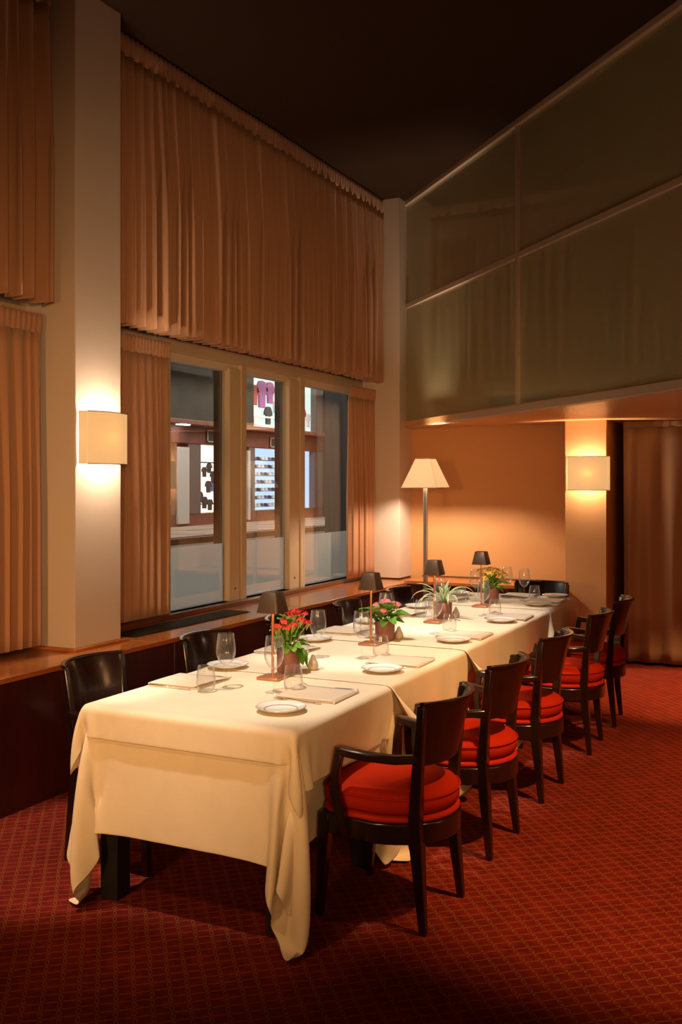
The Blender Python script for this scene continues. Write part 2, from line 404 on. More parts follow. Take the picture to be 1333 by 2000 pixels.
# near column and corner column
cl = empty('column'); struct(cl, 'cream plaster column at the left carrying a wall sconce')
MB().box(-4.10, -3.70, 4.245, 4.640, ZL + 0.018, ZC).build('shaft', M_white, cl, bevel=0.004)
MB().box(-4.10, -3.685, 4.230, 4.700, ZL, ZL + 0.018).build('plinth', M_ledge, cl, bevel=0.004)
struct(MB().box(-4.10, -3.665, 8.80, 9.20, 0.68, ZC).build('corner_column', M_white, bevel=0.004), 'cream column in the far corner beside the glass wall')
# the mezzanine: soffit and glass wall
sp = [(GA.x - 0.05, GA.y), (GE.x, GE.y), (5.2, GE.y), (5.2, 9.84), (-4.1, 9.84), (-4.1, 9.0)]
struct(MB().prism(sp, ZS, ZS + 0.05).build('soffit', M_soffit), 'orange painted underside of the mezzanine')
gw = empty('glass_wall'); struct(gw, 'wall of green opal glass panes in cream rails above the dining corner')
def gpt(t, n, z): p = GA + GD * t + GN * n; return (p.x, p.y, z)
def gbox(mb, t0, t1, n0, n1, z0, z1):
    return mb.add([gpt(t0, n0, z0), gpt(t1, n0, z0), gpt(t1, n1, z0), gpt(t0, n1, z0), gpt(t0, n0, z1), gpt(t1, n0, z1), gpt(t1, n1, z1), gpt(t0, n1, z1)],
                  [(0, 3, 2, 1), (4, 5, 6, 7), (0, 1, 5, 4), (1, 2, 6, 5), (2, 3, 7, 6), (3, 0, 4, 7)])
cuts = [0.0, 2.345, 5.15, 8.2]
ZM = 3.323
gbox(MB(), -0.06, 8.2, -0.03, 0.06, ZS - 0.012, ZS + 0.045).build('bottom_rail', M_rail, gw, bevel=0.003)
gbox(MB(), -0.02, 8.2, -0.02, 0.05, ZM - 0.02, ZM + 0.022).build('middle_rail', M_rail, gw, bevel=0.002)
gbox(MB(), -0.05, 8.2, -0.03, 0.05, ZC - 0.045, ZC).build('top_rail', M_rail, gw, bevel=0.003)
gbox(MB(), -0.07, 0.012, -0.02, 0.05, ZS, ZC).build('post', M_rail, gw, bevel=0.002)
for t in cuts[1:-1]:
    gbox(MB(), t - 0.019, t + 0.019, -0.02, 0.05, ZS, ZC).build('post', M_rail, gw, bevel=0.002)
for a, b in zip(cuts, cuts[1:]):
    for z0, z1 in ((ZS + 0.04, ZM - 0.018), (ZM + 0.018, ZC - 0.04)):
        gbox(MB(), a + 0.008, b - 0.008, 0.004, 0.014, z0, z1).build('glass_pane', M_opal, gw)
# the rest of the hall, behind and beside the photographer
struct(MB().box(5.1, 5.2, -3.2, 9.9, 0, ZC).build('wall_right', M_wallback), 'wall on the right of the hall')
struct(MB().box(-4.3, 5.2, -3.3, -3.2, 0, ZC).build('wall_behind', M_wallback), 'wall behind the photographer')
struct(MB().box(GE.x, 5.2, GE.y, GE.y + 0.1, ZS, ZC).build('wall_upper', M_wallback), 'upper wall right of the glass')

# ---------------------------------------------------------------- windows
def window(name, panes, y0, y1, label, film_top=1.14):
    wn = empty(name); struct(wn, label)
    zb, zt = 0.698, 2.455
    MB().box(XW - 0.06, XW + 0.045, y0, y1, ZL + 0.03, zb).build('sill_frame', M_frame_pale, wn, bevel=0.004)
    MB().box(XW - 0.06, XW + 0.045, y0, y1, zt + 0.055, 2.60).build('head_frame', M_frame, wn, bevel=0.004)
    MB().box(XW - 0.06, XW + 0.02, y0, y1, zt, zt + 0.055).build('head_reveal', M_frame_pale, wn, bevel=0.003)
    MB().box(XW - 0.06, XW + 0.05, y0, panes[0][0], ZL + 0.03, 2.5).build('jamb', M_frame, wn, bevel=0.003)
    MB().box(XW - 0.06, XW + 0.05, panes[-1][1], y1, ZL + 0.03, 2.5).build('jamb', M_frame, wn, bevel=0.003)
    for (a, b), (c, d) in zip(panes, panes[1:]):
        s = lerp(b, c, 0.68)
        mu = MB().box(XW - 0.03, XW + 0.04, b, s - 0.003, zb - 0.01, zt + 0.02).build('mullion', M_frame, wn, bevel=0.003)
        MB().box(XW - 0.03, XW + 0.05, s, c, zb - 0.01, zt + 0.06).build('mullion', M_frame, wn, bevel=0.003)
        MB().box(XW - 0.10, XW - 0.03, b - 0.01, c - 0.03, zb - 0.1, zt + 0.1).build('outer_fin_or_cover', M_darkfin, wn)
        q = MB().lathe([(0.0, 0), (0.009, 0), (0.009, 0.003), (0.0, 0.003)], 10).build('screw', M_screw, mu)
        q.rotation_euler = (0, PI / 2, 0); q.location = (XW + 0.0395, lerp(b, s, 0.5), zb + 0.09)
    MB().box(XW - 0.30, XW - 0.06, panes[-1][1] - 0.02, y1, zb - 0.1, zt + 0.1).build('outer_fin_or_cover', M_darkfin, wn)  # dark cover added to hide the pier end brightened by street light
    for a, b in panes:
        p = MB().box(XW - 0.012, XW - 0.006, a, b, zb, zt).build('pane', M_glass, wn)
        MB().box(XW - 0.0155, XW - 0.0125, a, b, zb, film_top).build('frosted_film', M_film, p)
        MB().box(XW - 0.03, XW - 0.018, a, b, zb - 0.004, zb + 0.006).build('gasket', M_darkfin, p)
    return wn
window('window_1', [(5.62, 6.39), (6.62, 7.33), (7.59, 8.68)], 5.48, 8.80, 'three pane window with frosted lower band looking on the street')
window('window_2', [(2.75, 4.15)], 2.60, 4.30, 'window mostly hidden behind the left curtains')

# ================================================================ STREET OUTSIDE
struct(MB().box(-11.2, -4.3, 4, 40, 0.30, 0.42).build('road', mat('asphalt', (0.05, 0.045, 0.04), 0.6, var=0.3, vscale=3)), 'dark street outside the windows')
pv = empty('pavement'); struct(pv, 'lit pavement across the street')
M_pave = mat('paving_stone', (0.30, 0.25, 0.21), 0.6, var=0.25, vscale=2)
for k in range(18):
    y = 12 + k * 1.2
    for j in range(2):
        MB().box(-14 + j * 1.4, -14 + j * 1.4 + 1.385, y, y + 1.185, 0.40, 0.54 + 0.004 * ((k + j) % 3)).build('paving_slab', M_pave, pv)
MB().box(-11.2, -11.02, 12, 36, 0.3, 0.53).build('kerb', M_darkfin, pv)
XS = -14.0
M_fdark = mat('facade_dark_stone', (0.030, 0.028, 0.022), 0.8, var=0.3, vscale=2)
M_fred = mat('facade_red_brown', (0.17, 0.055, 0.035), 0.7, var=0.25, vscale=4)
M_fgrey = mat('grey_pilaster', (0.14, 0.11, 0.10), 0.7)
M_panel = mat('pale_shutter', (0.55, 0.53, 0.52), 0.6)
def glow(name, col, s): return mat(name, (0.02, 0.02, 0.02), 0.5, emit=col, estr=s)
G_warm = glow('lit_shop_warm', (1.0, 0.86, 0.62), 1.25)
G_orange = glow('lit_shop_orange', (1.0, 0.50, 0.22), 1.1)
G_blue = glow('lit_shop_blue', (0.45, 0.62, 0.88), 1.0)
G_pale = glow('lit_shop_pale', (0.72, 0.86, 0.80), 0.9)
M_merch = [mat('goods_dark', (0.05, 0.045, 0.05), 0.7), mat('goods_white', (0.75, 0.75, 0.80), 0.7), mat('goods_blue', (0.12, 0.18, 0.42), 0.7), mat('goods_violet', (0.35, 0.12, 0.35), 0.7), mat('goods_red', (0.42, 0.07, 0.07), 0.7)]
sh = empty('shop_building', (0, 0, 0))
tag(sh, 'shop front across the street with lit display windows, seen through the panes', 'building')
MB().box(XS - 1.2, XS - 0.7, 12, 36, 0.4, 8).build('back_wall', M_fdark, sh)
MB().box(XS - 0.7, XS, 12, 23.25, 3.1, 8).build('upper_wall', M_fdark, sh)
MB().box(XS - 0.7, XS, 27.35, 36, 0.4, 8).build('side_wall', M_fdark, sh)
MB().box(XS - 0.7, XS, 23.25, 27.35, 4.6, 8).build('upper_wall', M_fdark, sh)
MB().box(XS - 0.7, XS + 0.05, 12, 27.35, 2.56, 3.0).build('fascia', M_fred, sh, bevel=0.02)
MB().box(XS - 0.3, XS + 0.35, 12, 27.35, 3.0, 3.12).build('cornice', M_fred, sh, bevel=0.02)
MB().box(XS - 0.7, XS + 0.02, 12, 27.35, 0.4, 0.84).build('plinth', M_fred, sh, bevel=0.01)
for a, b in ((12.0, 18.9), (19.56, 19.62), (20.12, 20.65), (21.95, 22.79), (22.95, 23.27), (25.0, 26.0), (26.8, 27.35)):
    MB().box(XS - 0.7, XS + 0.03, a, b, 0.84, 2.58).build('pilaster', M_fgrey, sh)
MB().box(XS - 0.05, XS + 0.06, 19.62, 20.12, 0.6, 2.47).build('shutter', M_panel, sh, bevel=0.01)
MB().box(XS - 0.02, XS + 0.10, 22.80, 22.93, 0.6, 2.47).build('shutter', M_panel, sh, bevel=0.01)
def sign(y0, y1, z0, z1):
    f = MB().box(XS + 0.05, XS + 0.09, y0, y1, z0, z1).build('sign_board', M_fdark, sh)
    for a, b, c, d in ((y0, y1, z0, z0 + .02), (y0, y1, z1 - .02, z1), (y0, y0 + .03, z0, z1), (y1 - .03, y1, z0, z1)):
        MB().box(XS + 0.085, XS + 0.10, a, b, c, d).build('sign_frame', M_panel, f)
sign(20.85, 22.2, 2.63, 2.93); sign(24.0, 25.2, 2.60, 2.86)
def lit(y0, y1, z0, z1, m): return MB().box(XS - 0.20, XS - 0.16, y0, y1, z0, z1).build('lit_display', m, sh)
lit(18.6, 19.56, 0.84, 2.56, G_orange)
d1 = lit(20.65, 21.95, 0.84, 2.56, G_warm)
d2 = lit(23.27, 25.0, 0.84, 2.56, G_blue)
d3 = lit(26.0, 26.8, 0.84, 2.56, G_blue)
d4 = lit(23.27, 25.6, 3.12, 4.6, G_pale)
d5 = lit(25.6, 26.9, 3.12, 4.6, G_pale)
MB().box(XS - 0.7, XS + 0.03, 26.9, 27.35, 3.1, 4.6).build('pilaster', M_fgrey, sh)
MB().box(XS - 0.4, XS - 0.3, 25.5, 25.95, 3.1, 4.6).build('pilaster', M_fgrey, sh)
def garment(y, z, h, m, par):
    f = 0.42 * h
    pts = [(-f * .5, 0), (f * .5, 0), (f * .55, h * .55), (f * .95, h * .5), (f * 1.0, h * .68), (f * .55, h * .97), (f * .15, h), (-f * .15, h), (-f * .55, h * .97), (-f * 1.0, h * .68), (-f * .95, h * .5), (-f * .55, h * .55)]
    b = MB(); n = len(pts)
    b.add([(-0.03, y_, z_) for y_, z_ in pts] + [(0.03, y_, z_) for y_, z_ in pts], [tuple(range(n)), tuple(range(n, 2 * n))] + [(i, (i + 1) % n, n + (i + 1) % n, n + i) for i in range(n)])
    o = b.build('garment', m, par, bevel=0.008); o.location = (XS - 0.1, y, z); return o
for y, z, h, k in ((20.80, 1.1, 0.28, 0), (21.0, 1.75, 0.25, 0), (21.18, 1.35, 0.3, 0), (21.0, 0.95, 0.3, 0), (21.22, 1.85, 0.25, 0), (21.25, 0.9, 0.28, 0), (21.62, 1.0, 0.75, 2), (21.4, 1.6, 0.3, 0), (21.62, 1.95, 0.35, 1)): garment(y, z, h, M_merch[k], d1)
for y, z, h, k in ((23.45, 3.75, 0.55, 4), (23.5, 3.2, 0.5, 1), (23.85, 3.7, 0.75, 3), (24.2, 3.25, 0.5, 0), (24.3, 3.85, 0.6, 3), (24.65, 3.6, 0.6, 1), (24.75, 3.2, 0.35, 4), (25.0, 3.75, 0.6, 0), (25.25, 3.3, 0.5, 3)): garment(y, z, h, M_merch[k], d4)
for y, z, h, k in ((26.2, 3.3, 0.6, 4), (26.2, 3.95, 0.35, 2), (26.6, 3.3, 0.4, 1)): garment(y, z, h, M_merch[k], d5)
MB().box(XS - 0.12, XS - 0.06, 23.3, 25.5, 3.42, 3.47).build('shelf', M_merch[1], d4)
MB().box(XS - 0.12, XS - 0.06, 20.7, 21.5, 1.05, 1.08).build('shelf', M_merch[0], d1)
MB().box(XS - 0.12, XS - 0.06, 20.7, 21.5, 2.1, 2.13).build('shelf', M_merch[0], d1)
cap = MB().lathe([(0.075, 0), (0.075, 0.03), (0.06, 0.07), (0.0, 0.09)], 10)
cap.add([(0.02, -0.075, 0.0), (0.02, 0.075, 0.0), (0.15, 0.05, -0.01), (0.15, -0.05, -0.01)], [(0, 1, 2, 3)])
capm = [cap.mesh('cap', M_merch[k]) for k in (1, 1, 2, 0)]
for r in range(7):
    MB().box(XS - 0.15, XS - 0.02, 23.3, 24.97, 0.93 + r * 0.215, 0.945 + r * 0.215).build('shelf', M_merch[0], d2)
    for k in range(8):
        o = link('cap', capm[(r * 3 + k * 5) % 4], d2); o.location = (XS - 0.08, 23.4 + k * 0.205, 0.95 + r * 0.215)
lm = MB().box(XS + 0.2, XS + 0.34, 19.35, 19.75, 2.98, 3.02).build('floodlight', glow('flood_led', (0.75, 0.88, 1.0), 9.0), sh)
o = area((XS + 1.5, 20, 4.2), (XS + 1.5, 20, 0), 220, 2, 12, (1.0, 0.85, 0.7)); o.name = 'street_light'
o = area((XS + 3.0, 25, 4.6), (XS, 25, 1.5), 160, 2, 8, (1.0, 0.85, 0.7)); o.name = 'street_light'
o = area((-8.0, 6.8, 4.5), (-4.2, 7.0, 0.9), 260, 1.5, 3.0, (1.0, 0.94, 0.87)); o.name = 'street_light'

# ================================================================ CURTAINS
def curtain(name, axis, c, a0, a1, z0, z1, folds, amp, seed, material, head=0.09, hemwave=0.012, rows=18, out=1, droop=0.0):
    """a hanging curtain: axis 'y' runs along Y at x=c, 'x' along X at y=c; out = which way its face looks"""
    R = random.Random(seed); L_ = abs(a1 - a0)
    n = max(60, int(folds * 14)); k = []
    # warped fold phase so that no two folds are alike
    ph = [0]; amps = []
    for i in range(folds): ph.append(ph[-1] + R.uniform(0.6, 1.4))
    tot = ph[-1]; ph = [p / tot for p in ph]; amps = [R.uniform(0.55, 1.25) for _ in range(folds)]
    lean = [R.uniform(-0.012, 0.012) for _ in range(folds)]
    def fold(s):
        for i in range(folds):
            if s <= ph[i + 1] or i == folds - 1:
                f = (s - ph[i]) / (ph[i + 1] - ph[i]); return i, min(max(f, 0), 1)
    def pt(s, t):
        # t: 0 at the bottom of the heading, 1 at the hem
        i, f = fold(s)
        g = 0.35 + 0.65 * min(1, t * 1.8)
        a = amp * amps[i] * g
        wv = max(math.sin(PI * f), 0) ** 1.0
        d = a * (2 * wv - 1) * (1 + 0.12 * math.sin(7 * s + 2.5 * t + i))
        side = 0.38 * a * math.sin(2 * PI * f) * min(1, t * 2.2) + lean[i] * t * math.sin(PI * f)
        z = z1 - head - (z1 - head - z0) * t + (hemwave * (wv - 0.5) * t) + droop * math.sin(PI * s) * t
        return s * L_ + side, d, z
    def W(u, d, z):
        p = a0 + (u if a1 > a0 else -u)
        return (c + out * d, p, z) if axis == 'y' else (p, c + out * d, z)
    o = empty(name)
    P = [[W(*pt(j / (n - 1), i / rows)) for j in range(n)] for i in range(rows + 1)]
    MB().grid(P).build('drape', material, o, angle=180, solid=0.003)
    # gathered heading with pinch pleats
    m = folds * 2; n2 = m * 6; H = []
    for i in range(5):
        t = i / 4; row = []
        for j in range(n2 + 1):
            s = j / n2; f = (s * m) % 1
            d = 0.012 * abs(math.sin(PI * f)) ** 0.6 + 0.01 * (1 - t) * 0
            d -= 0.010 * (t ** 4)
            row.append(W(s * L_, d + 0.004 + 0.003 * math.sin(17 * s), z1 - head * 1.05 * t + 0.004 * abs(math.sin(PI * f)) * (1 - t)))
        H.append(row)
    MB().grid(H).build('heading', material, o, angle=180, solid=0.003)
    return o
o = curtain('curtain', 'y', -3.845, 4.70, 8.95, 2.568, 4.335, 44, 0.062, 3, M_curtain, head=0.115, rows=20)
tag(o, 'long upper curtain hanging from the ceiling over the whole window', 'curtain', 'beige curtains')
o = curtain('curtain', 'y', -3.90, 4.78, 5.40, 0.735, 2.525, 9, 0.042, 5, M_curtain, head=0.10)
tag(o, 'lower curtain drawn to the near side of the window, beside the cream column', 'curtain', 'beige curtains')
o = curtain('curtain', 'y', -3.93, 8.24, 8.86, 0.712, 2.50, 9, 0.034, 8, M_curtain, head=0.10)
tag(o, 'lower curtain at the far side of the window, by the floor lamp', 'curtain', 'beige curtains')
o = curtain('curtain', 'y', -3.845, 2.70, 4.215, 2.585, 4.335, 15, 0.062, 11, M_curtain, head=0.115)
tag(o, 'upper curtain at the left edge of the photo, left of the cream column', 'curtain', 'beige curtains')
o = curtain('curtain', 'y', -3.90, 2.75, 4.20, 0.70, 2.53, 18, 0.042, 13, M_curtain, head=0.10)
tag(o, 'lower curtain at the left edge of the photo, left of the cream column', 'curtain', 'beige curtains')
o = curtain('curtain', 'x', 8.97, -1.59, 0.9, 0.025, 2.14, 15, 0.055, 21, M_curtain_b, head=0.05, out=-1, hemwave=0.006)
tag(o, 'floor length taupe curtain right of the orange pillar', 'curtain')

# ================================================================ SCONCES AND FLOOR LAMP
def sconce(loc, rz, label, power):
    """wall shade seen from its front: local +X points into the room, width along Y"""
    s = empty('wall_sconce', loc, rz); tag(s, label, 'wall lamp', 'linen wall sconces')
    W_, H_, D_ = 0.368, 0.292, 0.096
    n = 14; arc = []
    for i in range(n + 1):
        y = -W_ / 2 + 0.012 + (W_ - 0.024) * i / n
        arc.append((D_ - 0.045 * (2 * y / W_) ** 2, y))
    f = MB()
    f.rings([[(x, y, -H_ / 2) for x, y in arc] + [(x - 0.004, y, -H_ / 2) for x, y in arc[::-1]],
             [(x, y, H_ / 2) for x, y in arc] + [(x - 0.004, y, H_ / 2) for x, y in arc[::-1]]])
    f.build('shade', M_shade, s, angle=30)
    for k in (-1, 1):
        y = k * (W_ / 2 - 0.012)
        MB().add([(0.004, y + k * 0.012, -H_ / 2), (D_ - 0.042, y, -H_ / 2), (D_ - 0.042, y, H_ / 2), (0.004, y + k * 0.012, H_ / 2)], [(0, 1, 2, 3)]).build('side_panel', M_shade, s, solid=0.003)
    for z in (-H_ / 2, H_ / 2):
        MB().tube([(x + 0.001, y, z) for x, y in arc], 0.003, 6).build('trim_wire', M_shadetrim, s)
    MB().box(0.0, 0.012, -0.05, 0.05, -0.06, 0.06).build('back_plate', M_steel, s, bevel=0.002)
    MB().tube([(0.01, 0, -0.02), (0.05, 0, -0.02), (0.05, 0, 0.0)], 0.008, 8).build('lamp_holder', M_steel, s)
    d = Vector((0.060, 0, 0.0)); d.rotate(Matrix.Rotation(rz, 3, 'Z'))
    b = point(Vector(loc) + d, power, SCONCE, 0.045); b.parent = None
    return s
sconce((-3.70, 4.455, 1.852), 0, 'lit linen wall sconce on the cream column at the left', 27)
sconce((-1.838, 8.70, 1.682), -PI / 2, 'lit linen wall sconce on the orange pillar at the far end', 20)

fl = empty('floor_lamp', (-3.215, 8.33, 0), 0)
tag(fl, 'tall floor lamp with square tapered cream shade in the far corner', 'floor lamp')
MB().box(-0.13, 0.13, -0.13, 0.13, 0, 0.02).build('base', M_steel, fl, bevel=0.004)
MB().box(-0.017, 0.017, -0.017, 0.017, 0.02, 1.58).build('pole', M_steel, fl, bevel=0.003)
b0, b1, z0, z1 = 0.168, 0.070, 1.556, 1.815
fm = MB()
for k in range(4):
    c_, s_ = [(1, 0), (0, 1), (-1, 0), (0, -1)][k]
    q = [(b0, -b0, z0), (b0, b0, z0), (b1, b1, z1), (b1, -b1, z1)]
    fm.add([(x * c_ - y * s_, x * s_ + y * c_, z) for x, y, z in q], [(0, 1, 2, 3)])
fm.build('shade', M_shade_w, fl, smooth=False, solid=0.003)
for z, b in ((z0, b0), (z1, b1)):
    ring = [(b, -b, z), (b, b, z), (-b, b, z), (-b, -b, z), (b, -b, z)]
    MB().tube(ring, 0.004, 6).build('shade_trim', M_frame_pale, fl)
MB().tube([(0, 0, 1.58), (0, 0, 1.66)], 0.014, 10).build('lamp_holder', M_steel, fl)
point((-3.215, 8.33, 1.63), 60, SCONCE, 0.035)

# ================================================================ CHAIRS
def chair_proto():
    """local +Y is the way the sitter looks"""
    r = empty('armchair')
    def outline(k=1.0, n=40):
        pts = []
        for i in range(n):
            a = 2 * PI * i / n; cx, sy = math.cos(a), math.sin(a)
            e = 0.62 if sy > 0 else 0.95      # squarer in front, round behind
            x = 0.245 * math.copysign(abs(cx) ** e, cx); y = math.copysign(abs(sy) ** e, sy) * (0.215 if sy > 0 else 0.275) - 0.0
            if sy > 0: x *= 0.97
            pts.append((x * k, y * k))
        return pts
    MB().prism(outline(1.0), 0.312, 0.385).build('seat_frame', M_chair, r, bevel=0.005)
    def pad(z0, z1, k, crown):
        rr = []; o = outline(1.0)
        prof = [(0.93, 0.0), (0.99, 0.18), (1.0, 0.45), (0.985, 0.75), (0.94, 0.93), (0.80, 1.06), (0.55, 1.0 + crown), (0.25, 1.03 + crown * 1.15)]
        for q, t in prof: rr.append([(x * k * q, y * k * q, z0 + (z1 - z0) * t) for x, y in o])
        return MB().rings(rr)
    pad(0.385, 0.412, 0.99, 0.0).build('seat_base', M_seat, r, angle=180)
    cu = pad(0.412, 0.495, 0.985, 0.14).build('cushion', M_seat, r, angle=180)
    MB().tube([(x * 0.985, y * 0.985, 0.472) for x, y in outline()] + [(outline()[0][0] * 0.985, outline()[0][1] * 0.985, 0.472)], 0.0045, 6, False).build('piping', M_seat, cu)
    for s in (-1, 1):
        # front leg
        MB().sweep([(s * 0.195, 0.165, 0.385), (s * 0.196, 0.168, 0.31), (s * 0.208, 0.185, 0.0)], [(0.046, 0.046), (0.046, 0.046), (0.026, 0.026)], (1, 0, 0)).build('leg', M_chair, r, bevel=0.004)
        # rear leg runs up into the back post
        pts = [(s * 0.185, -0.222, 0.0), (s * 0.170, -0.192, 0.31), (s * 0.172, -0.188, 0.40), (s * 0.184, -0.200, 0.56), (s * 0.204, -0.226, 0.812)]
        MB().sweep(pts, [(0.026, 0.026), (0.048, 0.046), (0.046, 0.044), (0.036, 0.038), (0.026, 0.030)], (1, 0, 0)).build('leg', M_chair, r, bevel=0.004)
        # arm and its front post
        arm = [(s * 0.190, -0.205, 0.622), (s * 0.225, -0.13, 0.618), (s * 0.252, -0.03, 0.624), (s * 0.262, 0.06, 0.635), (s * 0.262, 0.085, 0.637)]
        MB().sweep(arm, [(0.034, 0.030), (0.038, 0.030), (0.042, 0.030), (0.042, 0.030), (0.040, 0.028)], (1, 0, 0)).build('armrest', M_chair, r, bevel=0.006)
        post = [(s * 0.262, 0.073, 0.626), (s * 0.266, 0.085, 0.56), (s * 0.262, 0.088, 0.48), (s * 0.246, 0.075, 0.40), (s * 0.240, 0.065, 0.325)]
        MB().sweep(post, [(0.030, 0.032), (0.030, 0.032), (0.032, 0.036), (0.034, 0.042), (0.030, 0.044)], (1, 0, 0)).build('arm_post', M_chair, r, bevel=0.005)
    # curved back panel: a bent board with thickness
    def arc(half, y_end, sag, th, z, n=16):
        f = []; b = []
        for i in range(n + 1):
            t = -1 + 2 * i / n; x = half * t; y = y_end - sag * (1 - t * t)
            f.append((x, y + th / 2, z)); b.append((x, y - th / 2, z))
        return f + b[::-1]
    lev = [(0.178, -0.190, 0.062, 0.016, 0.588), (0.186, -0.200, 0.070, 0.018, 0.66), (0.197, -0.212, 0.080, 0.018, 0.75), (0.207, -0.226, 0.090, 0.017, 0.818)]
    MB().rings([arc(*l) for l in lev]).build('backrest', M_chair, r, bevel=0.003, angle=50)
    MB().rings([arc(0.211, -0.227, 0.091, 0.024, 0.816), arc(0.211, -0.228, 0.091, 0.024, 0.828)]).build('top_rail', M_chair, r, bevel=0.004, angle=50)
    return r
ch0 = chair_proto()
NR = ['nearest the camera', 'second nearest the camera', 'third from the camera, in the middle', 'fourth from the camera', 'farthest, next to the taupe curtain']
first = True
for i, (x, y, rz) in enumerate([(-1.485, 3.460, 88), (-1.485, 4.235, 88), (-1.478, 5.065, 88), (-1.458, 6.045, 91), (-1.460, 6.775, 94)]):
    c = ch0 if first else copy_tree(ch0); first = False
    c.location = (x, y, 0); c.rotation_euler = (0, 0, math.radians(rz))
    tag(c, 'dark armchair on the right side of the table, %s' % NR[i], 'chair', 'armchairs around the table')
NLc = ['nearest the camera, back to the wainscot', 'second from the camera, behind the first wine glass', 'third from the camera, hidden behind the red flowers', 'fourth from the camera, behind the pink flowers', 'farthest from the camera, left of the striped plant']
for i, (x, y, rz) in enumerate([(-2.675, 3.465, -86), (-2.612, 4.24, -90), (-2.58, 5.03, -86), (-2.54, 5.83, -82), (-2.551, 6.705, -88)]):
    c = copy_tree(ch0); c.location = (x, y, 0); c.rotation_euler = (0, 0, math.radians(rz))
    tag(c, 'dark armchair on the window side, %s' % NLc[i], 'chair', 'armchairs around the table')
c = copy_tree(ch0); c.location = (-1.985, 7.44, 0); c.rotation_euler = (0, 0, math.radians(180))
tag(c, 'dark armchair at the far head of the table', 'chair', 'armchairs around the table')

# ================================================================ TABLES AND CLOTHS
TX0, TX1 = -2.556, -1.640
TY = [2.985, 3.84, 4.70, 5.56, 6.42, 7.28]
ZT = 0.742
def table_proto(Ln):
    t = empty('dining_table')
    Wd = TX1 - TX0
    MB().box(0, Wd, 0.008, Ln - 0.008, ZT - 0.03, ZT).build('tabletop', M_legblack, t, bevel=0.003)
    for x in (0.09, Wd - 0.09):
        for y in (0.075, Ln - 0.075):
            lg_ = MB().box(x - 0.04, x + 0.04, y - 0.04, y + 0.04, 0.0, ZT - 0.03).build('leg', M_legblack, t, bevel=0.003)
    MB().box(0.06, Wd - 0.06, 0.04, 0.06, ZT - 0.10, ZT - 0.03).build('apron', M_legblack, t)
    MB().box(0.06, Wd - 0.06, Ln - 0.06, Ln - 0.04, ZT - 0.10, ZT - 0.03).build('apron', M_legblack, t)
    return t
TN = ['nearest the camera, square black legs under its cloth', 'second from the camera', 'third from the camera', 'fourth from the camera', 'farthest from the camera']
t0 = table_proto(0.86)
for i in range(5):
    t = t0 if i == 0 else copy_tree(t0)
    t.location = (TX0, TY[i], 0)
    tag(t, 'black-legged dining table in the long row, %s' % TN[i], 'table', 'tables pushed into one row')

